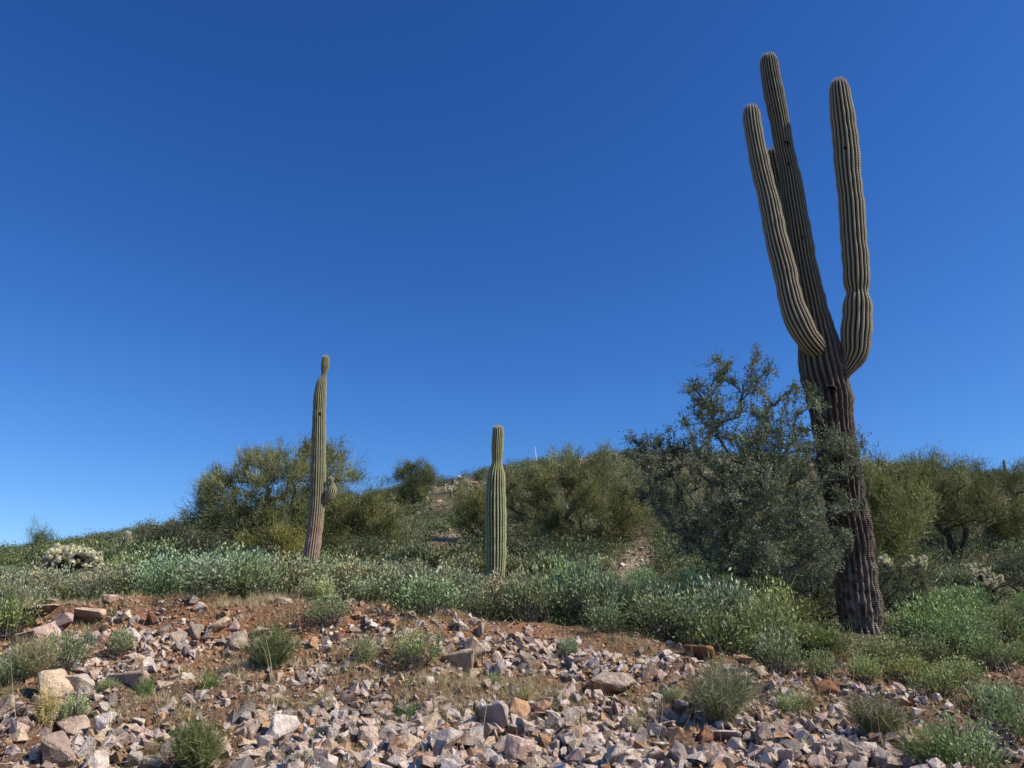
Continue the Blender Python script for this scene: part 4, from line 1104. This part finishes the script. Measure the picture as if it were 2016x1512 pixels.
HR = [
 (1195, 1345, 100, 50, 'pinkish grey', 'longest boulder, a pinkish grey slab sloping down right in the middle of the slope', .35),
 (548, 1447, 44, 58, 'off-white', 'upright pale block standing right of the olive wispy bush', 0),
 (877, 1470, 66, 50, 'light grey', 'large light grey block with a flat front at the bottom, lower middle', 0),
 (978, 1424, 56, 56, 'light grey', 'grey boulder half in shadow below the tan orange wedge', -.3),
 (1018, 1482, 60, 46, 'pale pink', 'broad pale boulder at the bottom below the middle saguaro', .2),
 (100, 1348, 62, 56, 'cream', 'two-toned boulder with a shadowed left face at the left', -.2),
 (132, 1443, 74, 36, 'pale pink', 'flat-topped pink boulder right of the dry grass tuft, lower left', .15),
 (196, 1432, 50, 34, 'off-white', 'pale wedge leaning on the flat-topped pink boulder', -.35),
 (108, 1488, 66, 56, 'pinkish grey', 'pointed pinkish boulder near the bottom left corner', .1),
 (72, 1480, 40, 24, 'cream', 'cream rock against the pointed pinkish boulder', -.4),
 (172, 1500, 60, 40, 'off-white', 'off-white slab at the bottom edge right of the pointed pinkish boulder', -.3),
 (240, 1338, 92, 34, 'pale pink', 'wide flat pink slab below the small round bush at the left', 0),
 (150, 1345, 40, 42, 'off-white', 'leaning pale rock between the two-toned boulder and the flat pink slab', -.6),
 (372, 1280, 38, 30, 'off-white', 'pale rounded block at the foot of the red bank, left', 0),
 (462, 1266, 44, 42, 'pinkish grey', 'rounded pinkish grey boulder left of the bright green wispy bush', 0),
 (455, 1290, 22, 16, 'grey', 'dark blue grey cobble below the rounded pinkish grey boulder', 0),
 (380, 1250, 28, 26, 'pinkish grey', 'square block set in the red bank, left', .1),
 (296, 1224, 30, 28, 'rusty brown', 'round rusty brown rock in the red bank above the round bush', 0),
 (392, 1201, 22, 19, 'off-white', 'pointed white rock on the red lip, left', .5),
 (316, 1190, 26, 13, 'cream', 'flat cream rock lying on the lip at the left', .1),
 (66, 1222, 60, 28, 'pale pink', 'long pale outcrop rock above the twiggy bush at the left', .1),
 (122, 1234, 54, 28, 'pale pink', 'pale outcrop rock right of the long outcrop at the left', 0),
 (85, 1240, 64, 34, 'pale pink', 'broad pale outcrop hump at the far left below the long outcrop', 0),
 (165, 1222, 56, 32, 'cream', 'cream fractured outcrop left of the red bank', .1),
 (180, 1258, 44, 28, 'pale pink', 'pink outcrop ledge just left of the round silver bush', -.1),
 (40, 1262, 50, 30, 'pale pink', 'low pale outcrop behind the grey twiggy bush', .1),
 (428, 1240, 34, 28, 'cream', 'cream fractured block in the red bank left of the bright green bush', .1),
 (345, 1262, 30, 30, 'pinkish grey', 'rough pinkish block at the foot of the red bank', -.2),
 (505, 1252, 34, 22, 'cream', 'cream ledge behind the bright green wispy bush', 0),
 (96, 1187, 24, 14, 'pinkish grey', 'grey rock under the first bushes at the left', 0),
 (210, 1182, 30, 16, 'pale pink', 'pale rock on top of the heap at the left lip', 0),
 (560, 1185, 38, 9, 'pinkish grey', 'low grey ledge at the lip in the gap of dry grass', .15),
 (768, 1226, 30, 26, 'tan orange', 'orange rock on the lip between the left and the middle saguaro', .1),
 (752, 1198, 26, 14, 'tan orange', 'small orange rock tucked under the bushes above the orange rock', 0),
 (911, 1241, 23, 21, 'off-white', 'smooth white rock on the mound below the middle saguaro', .1),
 (935, 1228, 24, 15, 'pale pink', 'pink rock on top of the mound below the middle saguaro', 0),
 (898, 1260, 28, 13, 'light grey', 'flat grey rock lying on the mound left of the cream outcrop', -.3),
 (900, 1305, 62, 44, 'cream', 'crumbling cream outcrop at the foot of the mound', 0),
 (935, 1280, 44, 40, 'cream', 'cream outcrop block in the mound below the middle saguaro', .2),
 (985, 1272, 30, 28, 'cream', 'cream block at the right end of the mound', -.1),
 (985, 1318, 20, 32, 'light grey', 'narrow upright grey stone right of the cream outcrop', .25),
 (1045, 1302, 46, 36, 'pinkish grey', 'rounded grey boulder at the left of the cracked rock cluster', .1),
 (1060, 1274, 20, 26, 'pale pink', 'upright slab on top of the cracked rock cluster', .1),
 (1080, 1286, 20, 28, 'cream', 'leaning cream slab in the cracked rock cluster', -.4),
 (1092, 1308, 18, 20, 'cream', 'small cream block right in the cracked rock cluster', 0),
 (1040, 1240, 22, 18, 'light grey', 'square grey rock on the lip right of the mound', .1),
 (1133, 1307, 18, 20, 'grey', 'dark grey cobble between the cracked cluster and the long slab', 0),
 (1170, 1305, 20, 26, 'off-white', 'white upright stone above the long slab', .3),
 (1134, 1332, 30, 16, 'pale pink', 'flat pink stone touching the left end of the long slab', 0),
 (1380, 1288, 56, 27, 'rusty brown', 'red brown block on the lip behind the broom-like bush', .05),
 (1466, 1301, 38, 11, 'tan orange', 'flat tan stone on the lip right of the red brown block', 0),
 (1274, 1326, 42, 26, 'pale pink', 'tilted pink slab right of the long slab', -.5),
 (1218, 1320, 16, 16, 'off-white', 'round pale cobble above the long slab', 0),
 (1020, 1404, 46, 36, 'tan orange', 'tan orange wedge in the scree below the middle saguaro', .45),
 (1068, 1400, 34, 30, 'tan orange', 'brown block half in shadow right of the tan orange wedge', .1),
 (1088, 1418, 34, 26, 'off-white', 'white jagged rock right of the tan orange wedge', .2),
 (839, 1395, 30, 24, 'pale pink', 'square pink block in the scree left of the middle', 0),
 (725, 1452, 44, 40, 'pale pink', 'pale faceted boulder standing on another, lower middle left', .1),
 (727, 1492, 40, 48, 'off-white', 'tall pale boulder under the faceted boulder at the bottom', -.1),
 (648, 1458, 26, 30, 'light grey', 'grey standing stone between the upright block and the faceted boulder', .1),
 (596, 1442, 16, 28, 'tan orange', 'narrow orange stone beside the upright pale block', 0),
 (768, 1455, 34, 24, 'light grey', 'speckled grey rock right of the faceted boulder', 0),
 (785, 1490, 38, 32, 'rusty brown', 'rounded brown rock at the bottom right of the tall pale boulder', 0),
 (825, 1485, 14, 28, 'light grey', 'slim pale stone left of the large light grey block', .1),
 (540, 1485, 42, 26, 'pinkish grey', 'flat brownish wedge below the upright pale block', -.35),
 (737, 1338, 22, 36, 'light grey', 'dark edged standing stone in the group on the dry grass, middle left', .1),
 (758, 1342, 16, 20, 'pinkish grey', 'small stone right in the standing group, middle left', 0),
 (720, 1320, 26, 12, 'tan orange', 'flat orange stone on top of the standing group, middle left', 0),
 (718, 1355, 18, 20, 'light grey', 'low grey stone at the front of the standing group, middle left', .2),
 (530, 1338, 22, 24, 'grey', 'dark grey block below the bright green wispy bush', .1),
 (550, 1336, 18, 20, 'cream', 'cream cube right below the bright green wispy bush', 0),
 (543, 1375, 34, 18, 'pinkish grey', 'low brown rock in dirt below the cream cube', 0),
 (808, 1355, 30, 10, 'grey', 'flat grey slate on the dry grass right of the standing group', 0),
 (1333, 1452, 34, 32, 'tan orange', 'tan block with a pointed foot, lower right middle', .1),
 (1388, 1450, 32, 26, 'rusty brown', 'reddish faceted block right of the tan block', 0),
 (1434, 1453, 52, 20, 'off-white', 'flat wide pale slab right of the reddish block', 0),
 (1452, 1478, 36, 36, 'light grey', 'grey cube tipped on its corner below the wide pale slab', .4),
 (1385, 1486, 34, 30, 'off-white', 'pale block in the heap left of the tipped cube', .2),
 (1410, 1500, 34, 26, 'pale pink', 'pale rock at the bottom edge in front of the tipped cube', 0),
 (1340, 1485, 40, 30, 'grey', 'grey leaning rock left of the heap with the tipped cube', .5),
 (1215, 1494, 40, 40, 'light grey', 'pyramid-shaped grey boulder at the bottom, lower right middle', .1),
 (1298, 1498, 30, 34, 'pale pink', 'pale shard at the bottom right of the pyramid-shaped boulder', -.3),
 (1230, 1460, 24, 22, 'off-white', 'white block above the pyramid-shaped boulder', 0),
 (1248, 1470, 20, 34, 'pale pink', 'upright pink stone right of the white block', .1),
 (1165, 1468, 40, 40, 'pinkish grey', 'pinkish pointed rock left of the pyramid-shaped boulder', -.2),
 (1125, 1450, 40, 22, 'pinkish grey', 'low grey pink rock in the scree below the long slab', 0),
 (1040, 1440, 40, 26, 'off-white', 'white rock right above the broad pale boulder', .1),
 (1585, 1457, 34, 30, 'off-white', 'pale faceted cobble alone in the rubble at the lower right', .1),
 (1515, 1440, 44, 30, 'pinkish grey', 'pinkish boulder in the heap at the lower right', .2),
 (1550, 1490, 32, 34, 'pale pink', 'pale pink wedge at the bottom of the heap at the lower right', .2),
 (1690, 1478, 26, 18, 'off-white', 'oval white cobble at the lower right below the grey brown bush', -.1),
 (1670, 1500, 32, 24, 'off-white', 'white cobble at the bottom edge below the oval cobble', .2),
 (1640, 1362, 54, 26, 'rusty brown', 'dark hollowed rock under the bushes at the lower right', 0),
 (1595, 1385, 24, 18, 'pale pink', 'smooth pink cobble left below the dark hollowed rock', 0),
 (1772, 1356, 28, 18, 'pale pink', 'tilted pink slab at the bush line right of the dark hollowed rock', .3),
 (1762, 1375, 34, 14, 'pinkish grey', 'long grey stone below the tilted pink slab', .4),
 (1812, 1412, 26, 18, 'off-white', 'rounded pale rock left above the big corner bush', .2),
 (1815, 1432, 24, 12, 'pale pink', 'flat pink rock beneath the rounded pale rock', 0),
 (30, 1414, 44, 26, 'grey', 'rounded grey rock at the lower left edge', -.3),
 (8, 1395, 34, 38, 'pinkish grey', 'grey rock cut off by the left edge', 0),
 (30, 1450, 34, 24, 'cream', 'cream cobble below the rounded grey rock', -.3),
 (268, 1424, 26, 18, 'off-white', 'white angular stone above the lower left heap', .2),
 (245, 1450, 40, 26, 'pinkish grey', 'grey wedge in the lower left heap', -.3),
 (215, 1475, 34, 24, 'off-white', 'white block low in the lower left heap', .1),
 (262, 1448, 26, 20, 'pale pink', 'pink block at the right end of the lower left heap', .1),
 (366, 1335, 28, 16, 'off-white', 'white flat stone on brown dirt at the middle left', .2),
 (338, 1335, 22, 14, 'pinkish grey', 'grey stone left of the white flat stone', 0),
]
for i, (px, py, w, h, c, lab, tl) in enumerate(HR):
    rock(px, py, w * 1.04, h * 1.22, c, lab, None, (i * 7) % 26, rotz=random.Random(i).uniform(-.5, .5), tilt=tl)
nh = len(rocks_at)
# the rest of the larger scree stones
def band(py): return 'along the bottom edge' if py > 1455 else ('in the lower scree' if py > 1380 else ('halfway up the slope' if py > 1290 else 'just under the lip of the bank'))
def side(px): return 'at the far left' if px < 280 else ('left of centre' if px < 700 else ('in the centre' if px < 1150 else ('right of centre' if px < 1600 else 'at the far right')))
rr = random.Random(12); tries = 0
GP = [(570, 1400, 110, 36), (900, 1362, 120, 34), (1330, 1395, 90, 40), (430, 1325, 90, 40), (290, 1400, 90, 34), (1605, 1392, 60, 28), (1790, 1440, 80, 40), (1030, 1350, 60, 30), (1240, 1375, 60, 20), (1900, 1380, 90, 26)]
def gpatch(px, py): return max(max(0, 1.25 - ((px - a) / c) ** 2 - ((py - b) / d) ** 2) for a, b, c, d in GP)
def dens(px, py):
    return dens0(px, py) * (1 - .65 * min(1, gpatch(px, py)))
def dens0(px, py):
    lipy = np.interp(px, [0, 600, 980, 1300, 1650, 2016], [1200, 1195, 1235, 1285, 1340, 1390])
    if py < lipy + 6: return 0
    d = .10
    if py > 1385 and 480 < px < 1720: d = 1.0
    elif py > 1450: d = .55
    elif px < 330: d = .5
    elif 860 < px < 1110 and py < 1330: d = .8
    elif 150 < px < 640 and py < 1250: d = .12
    elif 200 < px < 560 and py < 1290: d = .6
    elif 1110 < px < 1350 and py < 1380: d = .45
    elif 1550 < px < 1830 and py > 1350: d = .5
    elif 600 < px < 760 and 1240 < py < 1330: d = .45
    if 330 < px < 480 and py > 1380: d = .12
    if 1820 < px: d *= .4
    return d
while len(rocks_at) < 298 and tries < 20000:
    tries += 1
    px = rr.uniform(0, 2010); py = rr.uniform(1200, 1508)
    if rr.random() > dens(px, py): continue
    sz = rr.uniform(16, 36) * (.62 + .5 * (py - 1200) / 300)
    if any((a - px) ** 2 + ((b - py) * 1.3) ** 2 < ((s + sz) * .42) ** 2 for a, b, s in rocks_at): continue
    pool = ['pale pink', 'pinkish grey', 'off-white', 'light grey', 'light grey', 'pale pink', 'off-white', 'tan orange', 'grey', 'cream'] if py > 1370 else ['pale pink', 'cream', 'tan orange', 'pinkish grey', 'off-white', 'pale pink']
    c = rr.choice(pool)
    lab = 'small angular %s stone %s, %s' % (c, band(py), side(px))
    rock(px, py, sz * rr.uniform(.9, 1.3), sz * rr.uniform(.75, 1.15), c, lab, 'small %s stones %s, %s' % (c, band(py), side(px)), None, rr.uniform(0, 6), rr.uniform(-.5, .5), rng=rr)

def rubble(name, label, n, sampler, size, seed, cols):
    rng = np.random.default_rng(seed)
    pts, sz = sampler(n, rng, size)
    n = len(pts); VV = []; FF = []; CC = []; off = 0
    var = rng.integers(0, len(RSM), n); carr = np.array([RC[c] for c in cols])
    ci = rng.integers(0, len(cols), n)
    for v, (V, Fc) in enumerate(RSM):
        i = np.nonzero(var == v)[0]
        if len(i) == 0: continue
        Q = rng.normal(size=(len(i), 4)); Q /= np.linalg.norm(Q, axis=1, keepdims=True)
        w, x, y, z = Q.T
        R = np.stack([np.stack([1 - 2 * (y*y + z*z), 2 * (x*y - z*w), 2 * (x*z + y*w)], -1), np.stack([2 * (x*y + z*w), 1 - 2 * (x*x + z*z), 2 * (y*z - x*w)], -1), np.stack([2 * (x*z - y*w), 2 * (y*z + x*w), 1 - 2 * (x*x + y*y)], -1)], 1)
        S = sz[i][:, None] * rng.uniform(.6, 1.2, (len(i), 3))
        W = np.einsum('nij,nvj->nvi', R, V[None] * S[:, None]) * [1, 1, .95] + pts[i][:, None] + np.array([0, 0, 1]) * (sz[i] * .16)[:, None, None]
        VV.append(W.reshape(-1, 3)); nf = len(Fc)
        FF.append((Fc[None] + (np.arange(len(i)) * len(V))[:, None, None]).reshape(-1, 3) + off); off += len(i) * len(V)
        c = carr[ci[i]] * rng.uniform(.75, 1.12, (len(i), 1))
        c4 = np.concatenate([c, np.ones((len(i), 1))], 1)
        CC.append(np.repeat(c4, nf, 0))
    me = mesh(name, np.concatenate(VV), [np.concatenate(FF)], M['rock_attr'], {'col': ('FACE', np.concatenate(CC))})
    tag(link(name, me), label, 'rubble', kind='stuff')

def samp_slope(n, rng, size):
    out = []; s = []
    while len(out) < n:
        y = rng.uniform(5.0, 10.3); x = rng.uniform(-.74, .74) * y
        z = hz(x, y); sx, sy = toscreen(np.array([x, y, z]))
        dd = dens(sx, min(sy, 1511)) + .05
        cl = float(fbm(np.array([x * 1.6]), np.array([y * 1.6]), 2)[0])
        if rng.random() < dd * max(.0, 1.0 + cl * 3.2):
            out.append((x, y, z)); s.append(rng.uniform(size[0], size[1]) ** 1)
    s = np.array(s); u = rng.random(len(s)); s = size[0] + (size[1] - size[0]) * u ** 2.6 * np.where((np.array(out)[:, 1] < 6.9), 1.3, 1.0)
    return np.array(out), s
rubble('scree', 'mixed small broken rocks and chips strewn all over the bank', 11500, samp_slope, (.018, .13), 91, ['pale pink', 'pinkish grey', 'cream', 'light grey', 'tan orange', 'off-white', 'grey', 'pale pink', 'off-white', 'light grey'])
def samp_red(n, rng, size):
    y = rng.uniform(5.2, 10.1, n); x = rng.uniform(-.74, .74, n) * y
    k = rng.random(n) < .35 + .65 * np.clip(1 - np.abs(y - 9) / 1.3, 0, 1) * np.clip(1 - x * .2, .2, 1)
    x, y = x[k], y[k]
    return np.stack([x, y, height(x, y)], 1), size[0] + (size[1] - size[0]) * rng.random(len(x)) ** 2
rubble('gravel', 'reddish gravel and dirt clods on the bare parts of the bank', 42000, samp_red, (.012, .055), 92, ['tan orange', 'rusty brown', 'cream', 'tan orange', 'pale pink', 'rusty brown'])
def samp_hill(n, rng, size):
    y = 14 + 60 * rng.random(n) ** 1.1; x = rng.uniform(-.7, .7, n) * y; z = height(x, y)
    b = bare_amt(x, y, z) + np.clip(fbm(x * .3, y * .3, 3) * 2 + .2, 0, .6)
    k = rng.random(n) < b; x, y, z = x[k], y[k], z[k]
    return np.stack([x, y, z], 1), (size[0] + (size[1] - size[0]) * rng.random(len(x)) ** 2) * np.clip(y / 35, .6, 1.6)
rubble('hillside_rubble', 'pale broken rock showing between the scrub on the hillside', 8000, samp_hill, (.08, .34), 93, ['cream', 'pale pink', 'tan orange', 'off-white'])

# ------------------------------------------------------------------ grass
def grass():
    rng = np.random.default_rng(95)
    mb = MB()
    nt = 9000; y = rng.uniform(5.1, 10.8, nt); x = rng.uniform(-.74, .74, nt) * y
    cl = fbm(x * .8 + 20, y * .8, 3); ok = rng.random(nt) < np.clip(.30 + cl * 3.2, .04, 1)
    sx, sy = toscreen(np.stack([x, y, height(x, y)], -1)); gp = np.array([gpatch(a, b) for a, b in zip(sx, sy)])
    ok = ok | (rng.random(nt) < gp * .9)
    x, y, gp = x[ok], y[ok], gp[ok]; z = height(x, y); nt = len(x)
    per = 34; i = np.repeat(np.arange(nt), per); n = len(i)
    rad = rng.uniform(.03, .16, nt)[i]; a = rng.uniform(0, 6.28, n); r = rng.random(n) ** .6
    gx_, gy_ = x[i] + np.cos(a) * r * rad, y[i] + np.sin(a) * r * rad
    A = np.stack([gx_, gy_, height(gx_, gy_) - .005], 1)
    H = rng.uniform(.03, .13, nt)[i] * rng.uniform(.4, 1.2, n)
    d = unit(np.stack([np.cos(a) * .55, np.sin(a) * .55, np.ones(n)], 1) + rng.normal(size=(n, 3)) * .35)
    green = np.repeat(rng.random(nt) < np.where(gp > .3, .12, .30), per)
    tone = np.where(green, rng.uniform(0, .25, n), rng.uniform(.3, 1, n))
    blades(mb, A, A + d * H[:, None], .0045, rng, tone)
    # tan fringe in the gap of the lip
    q, e = poly_sample([(400, 1182), (520, 1168), (610, 1170), (640, 1186), (510, 1194), (400, 1192)], 260, rng)
    for (px, py) in q:
        p = at_depth(px, rng.uniform(9.55, 10.7)); m = 16; a = rng.uniform(0, 6.28, m)
        A = p + np.stack([np.cos(a) * .07, np.sin(a) * .07, 0 * a], 1); A[:, 2] = p[2] - .01
        blades(mb, A, A + unit(np.stack([np.cos(a) * .4, np.sin(a) * .4, 1 + 0 * a], 1) + rng.normal(size=(m, 3)) * .2) * rng.uniform(.05, .17, m)[:, None] * rng.uniform(.5, 1.1), .005, rng, rng.uniform(.5, 1, m))
    # taller thin stalks scattered along the bushes and slope
    m = 700; yy = rng.uniform(6, 14, m); xx = rng.uniform(-.72, .72, m) * yy; A = np.stack([xx, yy, height(xx, yy)], 1)
    k = 5; t = np.linspace(0, 1, k)[None, :, None]; E = A + np.stack([rng.normal(size=m) * .12, rng.normal(size=m) * .12, rng.uniform(.15, .5, m)], 1)
    mid = (A + E) / 2 + rng.normal(size=(m, 3)) * .04
    ribbons(mb, (1 - t) ** 2 * A[:, None] + 2 * t * (1 - t) * mid[:, None] + t ** 2 * E[:, None], .005, rng, rng.uniform(.45, 1, m))
    tag(link('grass', mb.build('grass', [M['grass']])), 'dry tan and short green grass growing between the rocks', 'grass', kind='stuff')
    # under-storey greens between the bushes on the flat
    mb = MB(); n = 60000; y = 10.0 + 12 * rng.random(n) ** 1.1; x = rng.uniform(-.74, .74, n) * y
    z = height(x, y); ok = (bare_amt(x, y, z) < .5) & (rng.random(n) < np.clip(.8 + 2 * fbm(x * .7, y * .7, 2), .1, 1)); x, y, z = x[ok], y[ok], z[ok]; n = len(x)
    A = np.stack([x, y, z + rng.uniform(0, .12, n)], 1)
    leaves(mb, A, unit(rng.normal(size=(n, 3)) + [0, 0, .9]), rng.uniform(.03, .07, n), rng.uniform(.012, .025, n), rng, rng.random(n) * .8)
    o = link('ground_cover', mb.build('ground_cover', [M['brittle']])); o.color = (.75, .85, .5, 1)
    tag(o, 'low green herbs covering the soil between the bushes', 'ground cover', kind='stuff')
    # twig litter
    mb = MB(); n = 3500; y = rng.uniform(5.1, 10.3, n); x = rng.uniform(-.74, .74, n) * y
    A = np.stack([x, y, height(x, y) + .012], 1); d = rng.normal(size=(n, 3)) * [1, 1, .18]; d = unit(d)
    blades(mb, A, A + d * rng.uniform(.05, .22, n)[:, None], .006, rng)
    tag(link('twig_litter', mb.build('twig_litter', [M['litter']])), 'dry twigs and straw scattered over the bank', 'litter', kind='stuff')
grass()

# ------------------------------------------------------------------ light, sky, camera
SUN_EL = math.radians(42); SUN_AZ = math.radians(104)     # clockwise from +Y
sd = Vector((math.sin(SUN_AZ) * math.cos(SUN_EL), math.cos(SUN_AZ) * math.cos(SUN_EL), math.sin(SUN_EL)))
L = bpy.data.lights.new('sun', 'SUN'); L.energy = 5.0; L.angle = math.radians(.53); L.color = (1, .955, .88)
lo = bpy.data.objects.new('sun', L); COL.objects.link(lo); lo.rotation_euler = sd.to_track_quat('Z', 'Y').to_euler(); lo.location = (20, -5, 30)
W = bpy.data.worlds.new('World'); SC.world = W; W.use_nodes = True
wt = W.node_tree; wt.nodes.clear()
sky = wt.nodes.new('ShaderNodeTexSky'); sky.sky_type = 'NISHITA'; sky.sun_disc = False
sky.sun_elevation = SUN_EL; sky.sun_rotation = SUN_AZ; sky.altitude = 900; sky.air_density = 1.0; sky.dust_density = .3; sky.ozone_density = 4.0
bg = wt.nodes.new('ShaderNodeBackground'); bg.inputs[1].default_value = .10
wo = wt.nodes.new('ShaderNodeOutputWorld')
# deepen the blue of the clear desert sky (per-channel gamma and gain)
sep = wt.nodes.new('ShaderNodeSeparateColor'); cmb = wt.nodes.new('ShaderNodeCombineColor')
wt.links.new(sky.outputs[0], sep.inputs[0])
for k, (gm, gain) in enumerate(((1.5, 1.15), (1.2, 1.13), (1.0, 1.40))):
    a = wt.nodes.new('ShaderNodeMath'); a.operation = 'MULTIPLY'; a.inputs[1].default_value = .1
    b = wt.nodes.new('ShaderNodeMath'); b.operation = 'POWER'; b.inputs[1].default_value = gm
    c = wt.nodes.new('ShaderNodeMath'); c.operation = 'MULTIPLY'; c.inputs[1].default_value = gain * 10
    wt.links.new(sep.outputs[k], a.inputs[0]); wt.links.new(a.outputs[0], b.inputs[0]); wt.links.new(b.outputs[0], c.inputs[0]); wt.links.new(c.outputs[0], cmb.inputs[k])
wt.links.new(cmb.outputs[0], bg.inputs[0]); wt.links.new(bg.outputs[0], wo.inputs[0])

cam = bpy.data.cameras.new('camera'); co = bpy.data.objects.new('camera', cam); COL.objects.link(co)
cam.sensor_fit = 'HORIZONTAL'; cam.sensor_width = 36; cam.lens = 36 * F / 2016
co.location = (0, 0, EYE); co.rotation_euler = (math.pi / 2 + PITCH, 0, 0); cam.clip_end = 3000; cam.clip_start = .05
SC.camera = co
SC.cycles.max_bounces = 6; SC.cycles.diffuse_bounces = 1; SC.cycles.transmission_bounces = 3
SC.view_settings.view_transform = 'Standard'; SC.view_settings.look = 'None'; SC.view_settings.exposure = 0; SC.view_settings.gamma = 1
